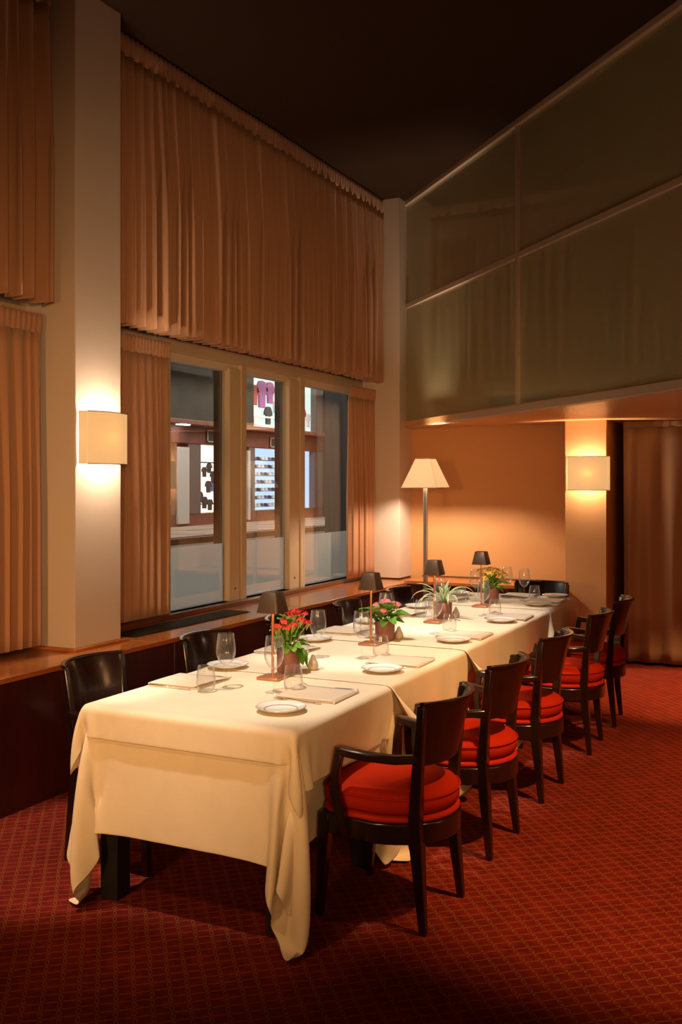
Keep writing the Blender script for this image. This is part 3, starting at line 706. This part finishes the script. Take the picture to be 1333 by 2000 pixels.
def drape(x0, x1, y0, y1, cx0, cx1, cy0, cy1, zt, h=0.026, steps=150, iters=14, seed=1, ymin=None, ymax=None, floor=0.012, hits=(), front=False, flat=0.0):
    """let a cloth (cx0..cx1, cy0..cy1) fall over a table top (x0..x1, y0..y1, zt): position based dynamics"""
    nx = int(round((cx1 - cx0) / h)) + 1; ny = int(round((cy1 - cy0) / h)) + 1
    xs = np.linspace(cx0, cx1, nx); yy = np.linspace(cy0, cy1, ny)
    X, Y = np.meshgrid(xs, yy, indexing='ij')
    p = np.stack([X, Y, np.full_like(X, zt)], -1)
    hx = xs[1] - xs[0]; hy = yy[1] - yy[0]
    R = np.random.RandomState(seed)
    inside = (X > x0) & (X < x1) & (Y > y0) & (Y < y1)
    core = (X > x0 + 0.004) & (X < x1 - 0.004) & (Y > y0 + 0.004) & (Y < y1 - 0.004)
    wgt = np.where(core, 0.0, 1.0)
    v = np.zeros_like(p); v += R.normal(0, 0.02, p.shape) * wgt[..., None]
    hd = math.hypot(hx, hy)
    S = []
    def pairs(ax, skip, rest, k):
        n = p.shape[ax]
        for off in range(2 * skip if skip > 1 else 2):
            ia = np.arange(off, n - skip, 2 * skip if skip > 1 else 2)
            if len(ia): S.append((ax, ia, ia + skip, rest, k))
    pairs(0, 1, hx, 1.0); pairs(1, 1, hy, 1.0)
    bend = []
    pairs(0, 2, 2 * hx, 0.12); pairs(1, 2, 2 * hy, 0.12)
    def solve(A, B, wa, wb, rest, k):
        d = B - A; L_ = np.sqrt((d * d).sum(-1)) + 1e-9
        ws = wa + wb; ws = np.where(ws == 0, 1, ws)
        c = (k * (L_ - rest) / L_ / ws)[..., None] * d
        return c * wa[..., None], c * wb[..., None]
    dt = 1 / 60.
    for st in range(steps):
        v[..., 2] -= 9.8 * dt; v *= 0.965
        old = p.copy(); p = p + v * dt * wgt[..., None]
        for it in range(iters):
            for ax, ia, ib, rest, k in S:
                if ax == 0:
                    da, db = solve(p[ia], p[ib], wgt[ia], wgt[ib], rest, k); p[ia] += da; p[ib] -= db
                else:
                    da, db = solve(p[:, ia], p[:, ib], wgt[:, ia], wgt[:, ib], rest, k); p[:, ia] += da; p[:, ib] -= db
            for (sa, sb) in (((slice(0, -1), slice(0, -1)), (slice(1, None), slice(1, None))), ((slice(1, None), slice(0, -1)), (slice(0, -1), slice(1, None)))):
                da, db = solve(p[sa], p[sb], wgt[sa], wgt[sb], hd, 0.25)
                p[sa] += da * 0.6; p[sb] -= db * 0.6
            # table box
            e = 0.004
            ins = (p[..., 0] > x0 - e) & (p[..., 0] < x1 + e) & (p[..., 1] > y0 - e) & (p[..., 1] < y1 + e) & (p[..., 2] < zt) & (p[..., 2] > zt - 0.07) & (wgt > 0)
            if ins.any():
                dd = np.stack([p[..., 0] - (x0 - e), (x1 + e) - p[..., 0], p[..., 1] - (y0 - e), (y1 + e) - p[..., 1], (zt - p[..., 2])], -1)
                w_ = dd.argmin(-1)
                for q, (axn, val) in enumerate(((0, x0 - e), (0, x1 + e), (1, y0 - e), (1, y1 + e), (2, zt))):
                    mk = ins & (w_ == q); p[..., axn][mk] = val
            if front:                                   # the near end hangs against the apron
                mk = (p[..., 0] > x0 + 0.03) & (p[..., 0] < x1 - 0.03) & (p[..., 1] > y0 - e) & (p[..., 1] < y0 + 0.06) & (p[..., 2] < zt) & (wgt > 0)
                p[..., 1][mk] = y0 - e
            for (hx_, hy_, rx_, ry_, z0_, z1_, mode) in hits:      # chairs push the hanging cloth in under the table, legs hold it out
                if mode != 'leg' and st < steps * 0.45: continue
                ex = (p[..., 0] - hx_) / rx_; ey = (p[..., 1] - hy_) / ry_; rr_ = np.sqrt(ex * ex + ey * ey) + 1e-6
                mk = (rr_ < 1) & (p[..., 2] > z0_) & (p[..., 2] < z1_) & (wgt > 0)
                if not mk.any(): continue
                if mode == 'leg':
                    k_ = np.where(mk, 1 / rr_, 1.0)
                    p[..., 0] = hx_ + (p[..., 0] - hx_) * k_; p[..., 1] = hy_ + (p[..., 1] - hy_) * k_
                elif mode == 'y':
                    t_ = hy_ - ry_ * np.sqrt(np.maximum(1 - ex * ex, 0)); p[..., 1][mk] = np.maximum(t_, p[..., 1] - 0.004)[mk]
                else:
                    sg = 1 if hx_ < (x0 + x1) / 2 else -1
                    t_ = hx_ + sg * rx_ * np.sqrt(np.maximum(1 - ey * ey, 0))
                    nxt = np.minimum(t_, p[..., 0] + 0.004) if sg > 0 else np.maximum(t_, p[..., 0] - 0.004)
                    p[..., 0][mk] = nxt[mk]
            p[..., 2] = np.clip(p[..., 2], floor, zt)
            if ymax is not None:
                mk = p[..., 1] > ymax; p[..., 1][mk] = ymax + 0.3 * (p[..., 1][mk] - ymax)
            if ymin is not None:
                mk = p[..., 1] < ymin; p[..., 1][mk] = ymin - 0.3 * (ymin - p[..., 1][mk])
        v = (p - old) / dt
    if flat:                                       # the pressed end panel hangs flat between its corners
        s_ = np.clip((np.minimum(p[..., 0] - x0, x1 - p[..., 0]) - 0.02) / 0.10, 0, 1); s_ = s_ * s_ * (3 - 2 * s_)
        mk = (p[..., 1] < y0 + 0.05) & (Y < y0) & (p[..., 2] < zt - 0.004)
        tgt = y0 - 0.006 - 0.012 * (zt - p[..., 2]) / 0.5
        p[..., 1] = np.where(mk, p[..., 1] + (tgt - p[..., 1]) * s_ * flat, p[..., 1])
    return p
def cloth_mesh(p, name='cloth'):
    b = MB(); b.grid(p.tolist()); me = b.mesh(name, M_cloth, angle=180)
    return me
def cloth(p, name, sub=1):
    return link(name, cloth_mesh(p, name), None, solid=0.0016, sub=sub)

CR = [(-1.485, 3.460), (-1.485, 4.235), (-1.478, 5.065), (-1.458, 6.045), (-1.460, 6.775)]
CL = [(-2.675, 3.465), (-2.612, 4.24), (-2.58, 5.03), (-2.54, 5.83), (-2.551, 6.705)]
HITS = [(x, y, 0.25, 0.27, 0.28, 0.54, 'x') for x, y in CR + CL] + [(x, y, 0.235, 0.24, 0.0, 0.30, 'x') for x, y in CR + CL] + [(-1.985, 7.44, 0.27, 0.25, 0.0, 0.54, 'y')]
HITS += [(x, y, 0.068, 0.068, 0.0, ZT - 0.03, 'leg') for x in (TX0 + 0.09, TX1 - 0.09) for k in range(5) for y in (TY[k] + 0.075, TY[k] + 0.785)]
UN = ['on the nearest table, its corners almost reaching the carpet', 'on the second table from the camera', 'on the middle table of the row', 'on the fourth table from the camera', 'on the farthest table']
for k in range(5):
    lo = 0.435 if k == 0 else 0.40; hi = 0.42
    u = drape(TX0, TX1, TY[k] + 0.004, TY[k + 1] - 0.01, TX0 - 0.435, TX1 + 0.46, TY[k] - lo, TY[k + 1] + hi, ZT + 0.002,
              h=0.027 if k == 0 else 0.034, seed=4 + k, hits=[q for q in HITS if (TY[k] - 0.02 < q[1] < TY[k + 1] + 0.02 and q[6] != 'y') or (k == 4 and q[6] == 'y')], front=(k == 0), flat=0.85 if k == 0 else 0)
    o = cloth(u, 'tablecloth'); tag(o, 'long cream under-cloth ' + UN[k], 'tablecloth', 'cream under-cloths')
# short top cloths
e = 0.012
a1 = drape(TX0 - e, TX1 + e, TY[0] - e, 3.88, TX0 - 0.20, TX1 + 0.215, TY[0] - 0.125, 3.835, ZT + 0.007, h=0.018, steps=110, seed=9, flat=0.85)
o = cloth(a1, 'top_cloth'); tag(o, 'short cream top cloth on the near end of the table, under the red flowers', 'tablecloth', 'short top cloths')
def flap_cloth(y0, y1, z, dl, dr, fl0, fl1, seed, end=False):
    """a top cloth between two seams; its side flaps flare in folds at the seams"""
    R = random.Random(seed); n = 46; rows = []
    tops = [TX0 - e] + list(np.linspace(TX0 + 0.01, TX1 - 0.01, 14)) + [TX1 + e]
    for i in range(n + 1):
        s = i / n; y = lerp(y0, y1, s); row = []
        def flap(sgn, drop, t):
            x = (TX1 + e) if sgn > 0 else (TX0 - e)
            r = drop * t
            o_ = 0.006; dy = 0; zz = r
            for (yy, sd, am) in ((y0, 1, fl0), (y1, -1, fl1)):
                if am == 0: continue
                th = (y - yy) * sd / max(r, 0.02)          # radiates from the seam's top corner
                g = math.exp(-((th - 0.25) / 0.38) ** 2) - 0.45 * math.exp(-((th - 0.85) / 0.3) ** 2)
                o_ += am * r * max(g, -0.02 / max(am * r, 1e-4))
                dy += sd * r * 0.85 * am * math.exp(-(th / 1.2) ** 2)
                zz -= 0.10 * am * r * max(g, 0)
            o_ += 0.006 * math.sin(y * 23 + seed) * t
            return (x + sgn * o_, y + dy, z - zz - 0.012 * t * math.sin(y * 5 + seed))
        for t in (1, 0.8, 0.6, 0.4, 0.22, 0.08): row.append(flap(-1, dl, t))
        for k, x in enumerate(tops): row.append((x, y, z - (0.004 if k in (0, len(tops) - 1) else 0) + 0.0006 * math.sin(31 * x + 17 * y)))
        for t in (0.08, 0.22, 0.4, 0.6, 0.8, 1): row.append(flap(1, dr, t))
        rows.append(row)
    return rows
o = MB().grid(flap_cloth(3.80, 4.80, ZT + 0.0105, 0.20, 0.27, 0.55, 0.0, 2)).build('top_cloth', M_cloth, angle=180, solid=0.0016, sub=1)
tag(o, 'short cream top cloth on the second stretch of the table, under the pink flowers', 'tablecloth', 'short top cloths')
o = MB().grid(flap_cloth(4.76, 6.50, ZT + 0.0145, 0.20, 0.22, 0.6, 0.35, 5)).build('top_cloth', M_cloth, angle=180, solid=0.0016, sub=1)
tag(o, 'short cream top cloth on the middle stretch of the table, under the striped plant', 'tablecloth', 'short top cloths')
a4 = drape(TX0 - e, TX1 + e, 6.40, TY[5] + e, TX0 - 0.2, TX1 + 0.26, 6.455, TY[5] + 0.25, ZT + 0.018, h=0.026, steps=100, seed=12)
o = cloth(a4, 'top_cloth'); tag(o, 'short cream top cloth on the far end of the table, under the yellow flowers', 'tablecloth', 'short top cloths')
def ztop(y): return ZT + (0.009 if y < 3.80 else 0.0125 if y < 4.77 else 0.0165 if y < 6.47 else 0.020)

# ================================================================ TABLE SETTINGS
def wine_proto():
    g = empty('wine_glass')
    out = [(0.0125, 0.098), (0.020, 0.104), (0.031, 0.118), (0.0385, 0.138), (0.0405, 0.155), (0.039, 0.180), (0.0355, 0.205), (0.0325, 0.228)]
    inn = [(r - 0.0009, z + 0.0004) for r, z in out[::-1]]
    MB().lathe(out + [(0.0319, 0.2285)] + inn[1:] + [(0.004, 0.0995)], 28).build('bowl', M_wineglass, g, angle=60)
    MB().lathe([(0.0125, 0.098), (0.006, 0.090), (0.0038, 0.075), (0.0036, 0.03), (0.0046, 0.014), (0.010, 0.006)], 12).build('stem', M_solidglass, g, angle=180)
    MB().lathe([(0.0, 0.0), (0.036, 0.0), (0.037, 0.0012), (0.034, 0.0022), (0.010, 0.006), (0.0, 0.007)], 28).build('foot', M_solidglass, g, angle=60)
    return g
def tumbler_proto():
    g = empty('water_tumbler')
    out = [(0.0, 0.0), (0.020, 0.0), (0.030, 0.004), (0.0375, 0.020), (0.0395, 0.040), (0.038, 0.065), (0.0345, 0.088), (0.0318, 0.105)]
    MB().lathe(out + [(0.0310, 0.1052)] + [(max(r - 0.001, 0), z + 0.001) for r, z in out[:2:-1]] + [(0.026, 0.009), (0.0, 0.008)], 28).build('glass_wall', M_wineglass, g, angle=60)
    MB().lathe([(0.0, 0.0005), (0.019, 0.0005), (0.026, 0.004), (0.024, 0.0075), (0.0, 0.0075)], 24).build('glass_base', M_solidglass, g, angle=60)
    return g
def plate_proto():
    g = empty('bread_plate')
    MB().lathe([(0.0, 0.0), (0.048, 0.0), (0.052, 0.003), (0.070, 0.008), (0.093, 0.017), (0.0945, 0.0185), (0.093, 0.0195), (0.070, 0.0115), (0.052, 0.007), (0.046, 0.0055), (0.0, 0.005)], 40).build('dish', M_china, g, angle=50)
    MB().lathe([(0.0600, 0.00955), (0.0640, 0.01065), (0.0640, 0.0109), (0.0600, 0.0098)], 40).build('ring', M_rimline, g)
    MB().lathe([(0.0928, 0.0199), (0.0945, 0.0190), (0.0948, 0.0186), (0.0935, 0.0200)], 40).build('rim', M_rimline, g)
    return g
def napkin_proto():
    g = empty('napkin')
    n, m = 14, 12; P = []
    for i in range(n + 1):
        row = []
        for j in range(m + 1):
            a = i / n; b = j / m
            x = -0.125 + 0.25 * a; y = -0.115 + 0.23 * b
            z = 0.0085 + 0.003 * math.sin(5 * a + 2) * math.sin(PI * b) + 0.012 * max(0, 1 - a * 7) ** 2 * b
            row.append((x + 0.006 * (b - 0.5), y, z))
        P.append(row)
    MB().grid(P).build('top_fold', M_napkin, g, angle=180, solid=0.002)
    P2 = [[(x * 0.985 + 0.002, y * 0.985, 0.0048) for x, y, z in row] for row in P]
    MB().grid(P2).build('middle_fold', M_napkin, g, angle=180, solid=0.002)
    P3 = [[(x, y, 0.0014) for x, y, z in row] for row in P]
    MB().grid(P3).build('bottom_fold', M_napkin, g, angle=180, solid=0.002)
    MB().tube([(0.126, -0.114, 0.0048), (0.126, 0.116, 0.0048)], 0.0052, 8).build('folded_edge', M_napkin, g)
    return g
def fork_proto():
    g = empty('fork')
    MB().sweep([(0.105, 0, 0.004), (0.04, 0, 0.003), (-0.02, 0, 0.006), (-0.045, 0, 0.007)], [(0.011, 0.0025), (0.008, 0.0025), (0.005, 0.0028), (0.008, 0.0022)], (0, 1, 0)).build('handle', M_cutlery, g, bevel=0.0008)
    MB().add([(-0.043, -0.005, 0.007), (-0.043, 0.005, 0.007), (-0.055, 0.011, 0.0045), (-0.068, 0.0115, 0.003), (-0.068, -0.0115, 0.003), (-0.055, -0.011, 0.0045)], [(0, 1, 2, 5), (5, 2, 3, 4)]).build('fork_head', M_cutlery, g, solid=0.0018)
    for k in range(4):
        y = -0.0098 + k * 0.00655
        MB().sweep([(-0.067, y, 0.003), (-0.085, y, 0.003), (-0.103, y, 0.007)], [(0.0034, 0.0018), (0.003, 0.0018), (0.0016, 0.0012)], (0, 1, 0)).build('tine', M_cutlery, g)
    return g
def knife_proto():
    g = empty('table_knife')
    MB().sweep([(0.105, 0, 0.004), (0.06, 0, 0.004), (0.0, 0, 0.004)], [(0.012, 0.006), (0.010, 0.006), (0.007, 0.005)], (0, 1, 0)).build('handle', M_cutlery, g, bevel=0.0015)
    MB().prism([(0.0, -0.003), (-0.05, -0.008), (-0.10, -0.006), (-0.112, 0.002), (-0.10, 0.006), (0.0, 0.004)], 0.003, 0.0045).build('blade', M_cutlery, g)
    return g
protos = {}
def place(kind, maker, x, y, rz, label, cat, group, z=None, dz=0.0):
    if kind not in protos: protos[kind] = o = maker()
    else: o = copy_tree(protos[kind])
    o.location = (x, y, (ztop(y) if z is None else z) + dz); o.rotation_euler = (0, 0, math.radians(rz))
    return tag(o, label, cat, group)
RS = ['at the right-hand place nearest the camera', 'at the second right-hand place, by the first cloth seam', 'at the middle right-hand place, beside the striped plant', 'at the fourth right-hand place, beside the yellow flowers', 'at the farthest right-hand place']
LS = ['at the window-side place nearest the camera', 'at the second window-side place, behind the red flowers', 'at the middle window-side place, behind the pink flowers', 'at the fourth window-side place, behind the striped plant', 'at the farthest window-side place']
right = [((-1.815, 3.508, 1), (-1.998, 3.478), (-1.938, 3.53), (-1.812, 3.205)),
         ((-1.790, 4.315, 1), (-1.997, 4.319), (-1.924, 4.386), (-1.775, 4.06)),
         ((-1.775, 5.19, 0), (-1.943, 5.183), (-1.884, 5.254), (-1.760, 4.965)),
         ((-1.765, 6.02, 1), (-1.927, 6.01), (-1.866, 6.05), (-1.750, 5.80)),
         ((-1.765, 6.93, 1), (-1.916, 6.914), (-1.851, 6.95), (-1.750, 6.66))]
for i, ((nx, ny, nr), g, t, p) in enumerate(right):
    s = RS[i]
    n_ = place('napkin', napkin_proto, nx, ny, nr, 'folded beige napkin ' + s, 'napkin', 'folded napkins')
    place('fork', fork_proto, nx - 0.02, ny - 0.135, nr - 2, 'silver fork along the napkin ' + s, 'fork', 'forks')
    place('knife', knife_proto, nx + 0.01, ny + 0.134, nr + 1, 'silver knife along the napkin ' + s, 'knife', 'knives')
    place('wine', wine_proto, g[0], g[1], 0, 'empty stemmed wine glass ' + s, 'wine glass', 'wine glasses')
    place('tumbler', tumbler_proto, t[0], t[1], 0, 'empty stemless water glass ' + s, 'tumbler', 'water tumblers')
    place('plate', plate_proto, p[0], p[1], 0, 'white bread plate ' + s, 'plate', 'bread plates')
left = [((-2.425, 3.50), (-2.211, 3.451), (-2.258, 3.374), (-2.45, 3.838)),
        ((-2.425, 4.36), (-2.198, 4.252), (-2.255, 4.18), (-2.449, 4.70)),
        ((-2.43, 5.05), (-2.190, 5.06), (-2.27, 4.98), (-2.45, 5.42)),
        ((-2.43, 5.86), (-2.20, 5.98), (-2.27, 5.80), (-2.45, 6.22)),
        ((-2.43, 6.72), (-2.21, 6.70), (-2.28, 6.60), (-2.46, 7.05))]
for i, ((nx, ny), g, t, p) in enumerate(left):
    s = LS[i]
    place('napkin', napkin_proto, nx, ny, 181, 'folded beige napkin ' + s, 'napkin', 'folded napkins')
    place('fork', fork_proto, nx + 0.02, ny + 0.135, 179, 'silver fork along the napkin ' + s, 'fork', 'forks')
    place('knife', knife_proto, nx - 0.01, ny - 0.134, 181, 'silver knife along the napkin ' + s, 'knife', 'knives')
    place('wine', wine_proto, g[0], g[1], 0, 'empty stemmed wine glass ' + s, 'wine glass', 'wine glasses')
    place('tumbler', tumbler_proto, t[0], t[1], 0, 'empty stemless water glass ' + s, 'tumbler', 'water tumblers')
    place('plate', plate_proto, p[0], p[1], 0, 'white bread plate ' + s, 'plate', 'bread plates')
s = 'at the far head of the table'
place('napkin', napkin_proto, -2.02, 7.14, 90, 'folded beige napkin ' + s, 'napkin', 'folded napkins')
place('wine', wine_proto, -2.065, 6.99, 0, 'empty stemmed wine glass ' + s, 'wine glass', 'wine glasses')
place('plate', plate_proto, -1.765, 7.20, 0, 'white bread plate ' + s + ', by its right corner', 'plate', 'bread plates')

# table lamps
def lamp_proto():
    g = empty('table_lamp')
    MB().box(-0.052, 0.052, -0.052, 0.052, 0.0, 0.012).build('base', M_copper, g, bevel=0.002)
    MB().lathe([(0.006, 0.012), (0.006, 0.335)], 12, cap0=True, cap1=True).build('stem', M_copper, g)
    a, b, z0, z1 = 0.0535, 0.0375, 0.288, 0.376
    def sq(h, z, r=0.010):
        pts = []
        for cx, cy, a0 in ((1, 1, 0), (-1, 1, 90), (-1, -1, 180), (1, -1, 270)):
            for k in range(4):
                t = math.radians(a0 + 30 * k); pts.append((cx * (h - r) + r * math.cos(t), cy * (h - r) + r * math.sin(t), z))
        return pts
    MB().rings([sq(a - 0.0015, z0), sq(a, z0), sq(b, z1 - 0.004), sq(b - 0.004, z1), sq(b - 0.03, z1 + 0.001, 0.004)], False, True).build('lamp_shade', M_lampbrown, g, angle=35)
    MB().box(-0.03, 0.03, -0.03, 0.03, 0.338, 0.345).build('light_plate', glow('warm_led', (1.0, 0.62, 0.32), 4.0), g)
    return g
LNm = ['nearest the camera, beside the red flowers', 'second from the camera, beside the pink flowers', 'third from the camera, beside the striped plant', 'farthest from the camera, beside the yellow flowers']
for i, (x, y) in enumerate([(-2.145, 3.722), (-2.125, 4.715), (-2.105, 5.60), (-2.085, 6.45)]):
    place('lamp', lamp_proto, x, y, 0, 'brown table lamp with copper stem, %s' % LNm[i], 'table lamp', 'cordless table lamps')
    point((x + 0.02, y, ztop(y) + 0.325), 0.9, WHITE, 0.02)

# potted plants
def pot_parts(g, r=0.054, h=0.104, tilt=0.0):
    MB().lathe([(0.0, 0.0), (r * 0.93, 0.0), (r * 0.96, 0.004), (r, h - 0.002), (r - 0.002, h), (r - 0.004, h - 0.002), (r - 0.005, h - 0.012)], 32).build('pot', M_pot, g, angle=50)
    MB().lathe([(r - 0.004, h - 0.014), (r * 0.5, h - 0.008), (0.0, h - 0.007)], 24).build('soil', M_soil, g, angle=180)
def broad_leaf(L_, Wd, curl=0.3, m=None):
    n, q = 8, 6; P = []
    for i in range(n + 1):
        t = i / n; row = []
        wd = Wd * (math.sin(PI * min(t * 0.93 + 0.05, 1)) ** 0.7) * (1 + 0.06 * math.sin(t * 22))
        for j in range(q + 1):
            s = -1 + 2 * j / q
            row.append((L_ * t, wd / 2 * s, curl * L_ * (0.5 * t - t * t) + 0.16 * wd * abs(s) ** 1.5 + 0.004 * math.sin(9 * t + 3 * s)))
        P.append(row)
    return MB().grid(P, uv=True).mesh('leaf', m or M_leaf, angle=180)
def strap_leaf(L_, Wd, droop):
    n, q = 14, 6; P = []; x = z = 0; a = 1.25
    for i in range(n + 1):
        t = i / n; row = []
        wd = Wd * (math.sin(PI * min(0.12 + 0.88 * t, 1)) ** 0.6) * (1 - 0.25 * t)
        for j in range(q + 1):
            s = -1 + 2 * j / q; row.append((x, wd / 2 * s, z + 0.18 * wd * abs(s)))
        P.append(row); x += math.cos(a) * L_ / n; z += math.sin(a) * L_ / n; a -= droop / n * (0.5 + t)
    return MB().grid(P, uv=True).mesh('leaf', M_stripe, angle=180)
def put(o, loc, rz, ry=0.0, rx=0.0, s=1.0):
    o.location = loc; o.rotation_euler = Matrix.Rotation(rz, 4, 'Z').__matmul__(Matrix.Rotation(ry, 4, 'Y')).__matmul__(Matrix.Rotation(rx, 4, 'X')).to_euler(); o.scale = (s, s, s); return o
petal = None
def cluster(n, rad, seed, size):
    R = random.Random(seed); b = MB()
    for k in range(n):
        a = R.uniform(0, 2 * PI); e_ = math.acos(1 - R.uniform(0, 1.0)); d = Vector((math.sin(e_) * math.cos(a), math.sin(e_) * math.sin(a), math.cos(e_) * 0.7))
        c_ = d * rad; nrm = (d + Vector((R.uniform(-.3, .3), R.uniform(-.3, .3), 0.4))).normalized()
        x_ = nrm.orthogonal().normalized(); y_ = nrm.cross(x_); rot = R.uniform(0, PI); pr = R.uniform(0.75, 1.15) * size
        for q in range(4):
            t = rot + q * PI / 2
            dx = x_ * math.cos(t) + y_ * math.sin(t); dy = x_ * -math.sin(t) + y_ * math.cos(t)
            b.add([tuple(c_), tuple(c_ + dx * pr * 0.6 + dy * pr * 0.45 + nrm * 0.001), tuple(c_ + dx * pr * 1.15 + nrm * 0.0025), tuple(c_ + dx * pr * 0.6 - dy * pr * 0.45 + nrm * 0.001)], [(0, 1, 2, 3)])
    return b
def kalanchoe(loc, label, group, flower, tall, nleaf, seed, spots, leafscale=1.0, big=()):
    R = random.Random(seed); g = empty('potted_plant', loc); tag(g, label, 'potted plant', group)
    pot_parts(g); zt = 0.098
    lm = [broad_leaf(0.062 * leafscale, 0.042 * leafscale, 0.5), broad_leaf(0.052 * leafscale, 0.036 * leafscale, 0.3, M_leaf_d), broad_leaf(0.070 * leafscale, 0.044 * leafscale, 0.75)]
    for k in range(nleaf):
        a = k * 2.4 + R.uniform(-0.3, 0.3); lv = k / nleaf
        o = link('leaf', lm[k % 3], g)
        rr = 0.030 * (1 - lv) + 0.006
        put(o, (rr * math.cos(a), rr * math.sin(a), zt + lv * (0.12 if tall else 0.06) + R.uniform(-.004, .006)), a, -(0.05 + lv * 0.9 + R.uniform(-.15, .2)), R.uniform(-.3, .3), R.uniform(0.8, 1.1))
    for (a, h_, el, sc) in big:
        o = link('leaf', lm[2], g); put(o, (0.03 * math.cos(a), 0.03 * math.sin(a), h_), a, -el, 0.1, sc)
    sb = MB()
    for (x, y, z, r_) in spots:
        x0_, y0_ = x * 0.3, y * 0.3
        sb.tube([(x0_, y0_, zt - 0.01), (lerp(x0_, x, 0.35), lerp(y0_, y, 0.35), lerp(zt, z, 0.55)), (x, y, z)], [0.0032, 0.0028, 0.002], 6)
        for q in range(5):
            a = R.uniform(0, 2 * PI); d_ = R.uniform(0.3, 0.9) * r_
            sb.tube([(x * 0.93, y * 0.93, z - 0.028), (x + d_ * math.cos(a), y + d_ * math.sin(a), z + 0.002)], 0.0015, 5)
    o = sb.build('stem', M_stem, g); o['kind'] = 'stuff'
    for k, (x, y, z, r_) in enumerate(spots):
        o = cluster(44, r_, seed * 31 + k, 0.0055 if tall else 0.0075).build('flower_cluster', flower, g, smooth=False); o.location = (x, y, z); o['kind'] = 'stuff'
    return g
PG = 'potted plants down the middle of the table'
sp1 = [(-0.058, -0.020, 0.198, 0.018), (-0.028, 0.020, 0.225, 0.020), (-0.005, -0.03, 0.222, 0.020), (0.015, 0.03, 0.262, 0.024), (0.030, -0.005, 0.255, 0.024), (0.055, 0.03, 0.255, 0.024), (0.070, -0.01, 0.232, 0.022), (0.078, 0.035, 0.215, 0.020), (-0.040, -0.045, 0.190, 0.016), (0.02, -0.05, 0.20, 0.018), (-0.062, 0.03, 0.180, 0.014), (0.0, 0.0, 0.250, 0.022), (0.05, -0.045, 0.215, 0.018), (-0.02, -0.055, 0.205, 0.016)]
kalanchoe((-2.150, 3.872, ztop(3.8)), 'tall potted kalanchoe with red flowers, nearest the camera on the table', PG, M_flred, True, 34, 3, sp1, 1.0,
          big=((0.2, 0.10, -0.55, 1.25), (-0.25, 0.105, -0.5, 1.15), (2.6, 0.11, 0.1, 1.1), (-0.6, 0.11, 0.5, 1.1)))
kalanchoe((-2.112, 4.868, ztop(4.87)), 'bushy potted kalanchoe with pink flowers, second on the table', PG, M_flpink, False, 26, 5,
          [(-0.055, 0.02, 0.178, 0.020), (-0.020, -0.035, 0.158, 0.022), (0.0, 0.03, 0.200, 0.018), (-0.03, 0.05, 0.195, 0.018), (0.012, -0.045, 0.155, 0.020), (0.06, 0.03, 0.185, 0.018), (0.03, 0.05, 0.19, 0.014)], 1.1,
          big=((0.1, 0.115, 0.55, 1.45), (0.5, 0.11, 0.5, 1.3), (3.5, 0.13, 0.65, 1.4), (3.0, 0.12, 0.45, 1.3), (-0.7, 0.11, 0.2, 1.1)))
kalanchoe((-2.080, 6.66, ztop(6.66)), 'potted kalanchoe with yellow flowers at the far end of the table', PG, M_flyel, False, 22, 9,
          [(-0.080, 0.0, 0.212, 0.030), (-0.045, -0.03, 0.215, 0.030), (-0.010, 0.0, 0.228, 0.030), (0.03, -0.02, 0.222, 0.028), (0.06, 0.0, 0.212, 0.028), (-0.03, -0.065, 0.170, 0.028), (-0.055, 0.04, 0.222, 0.026), (0.085, 0.02, 0.195, 0.024), (0.0, -0.05, 0.205, 0.026), (0.02, 0.04, 0.222, 0.026)], 1.1,
          big=((0.2, 0.12, 0.5, 1.3), (-0.3, 0.12, 0.55, 1.3), (3.0, 0.115, 0.1, 1.2)))
g = empty('potted_plant', (-2.118, 5.80, ztop(5.8))); tag(g, 'potted spider plant with arching green and white striped leaves, third on the table', 'potted plant', PG)
pot_parts(g, 0.052, 0.10)
sl = [strap_leaf(0.20, 0.026, 1.9), strap_leaf(0.24, 0.026, 2.6), strap_leaf(0.16, 0.024, 1.0), strap_leaf(0.22, 0.030, 1.5)]
for k, (a, el, m_, sc) in enumerate([(3.3, 0.1, 3, 1.0), (3.6, 0.25, 1, 1.05), (2.9, 0.2, 0, 1.0), (0.1, 0.0, 1, 1.05), (-0.2, 0.1, 1, 1.0), (0.5, -0.1, 0, 0.9), (4.2, 0.3, 1, 0.95), (5.2, 0.25, 1, 0.95), (-1.2, -0.2, 2, 0.95), (1.5, -0.2, 2, 1.0), (4.7, 0.1, 0, 0.8), (2.2, 0.0, 0, 0.9), (-0.7, 0.25, 1, 0.85), (3.9, 0.45, 1, 0.9), (0.9, 0.1, 3, 0.8), (5.6, -0.1, 2, 0.9)]):
    o = link('leaf', sl[m_], g); put(o, (0.012 * math.cos(a), 0.012 * math.sin(a), 0.092), a, el, 0, sc)
# stone salt shakers beside the pots
def salt_proto():
    g = empty('salt_shaker')
    MB().lathe([(0.0, 0.0), (0.018, 0.0), (0.0235, 0.008), (0.025, 0.018), (0.021, 0.034), (0.013, 0.050), (0.0085, 0.060)], 20).build('body', M_salt, g, angle=60)
    MB().lathe([(0.0085, 0.060), (0.008, 0.066), (0.0, 0.068)], 20).build('cap', M_salt, g, angle=60)
    return g
for i, (x, y, nm) in enumerate([(-2.075, 3.965, 'the pot of red flowers'), (-2.055, 4.925, 'the pot of pink flowers'), (-2.060, 5.86, 'the striped plant')]):
    place('salt', salt_proto, x, y, 0, 'small pear-shaped stone shaker standing behind %s' % nm, 'shaker', 'stone shakers')
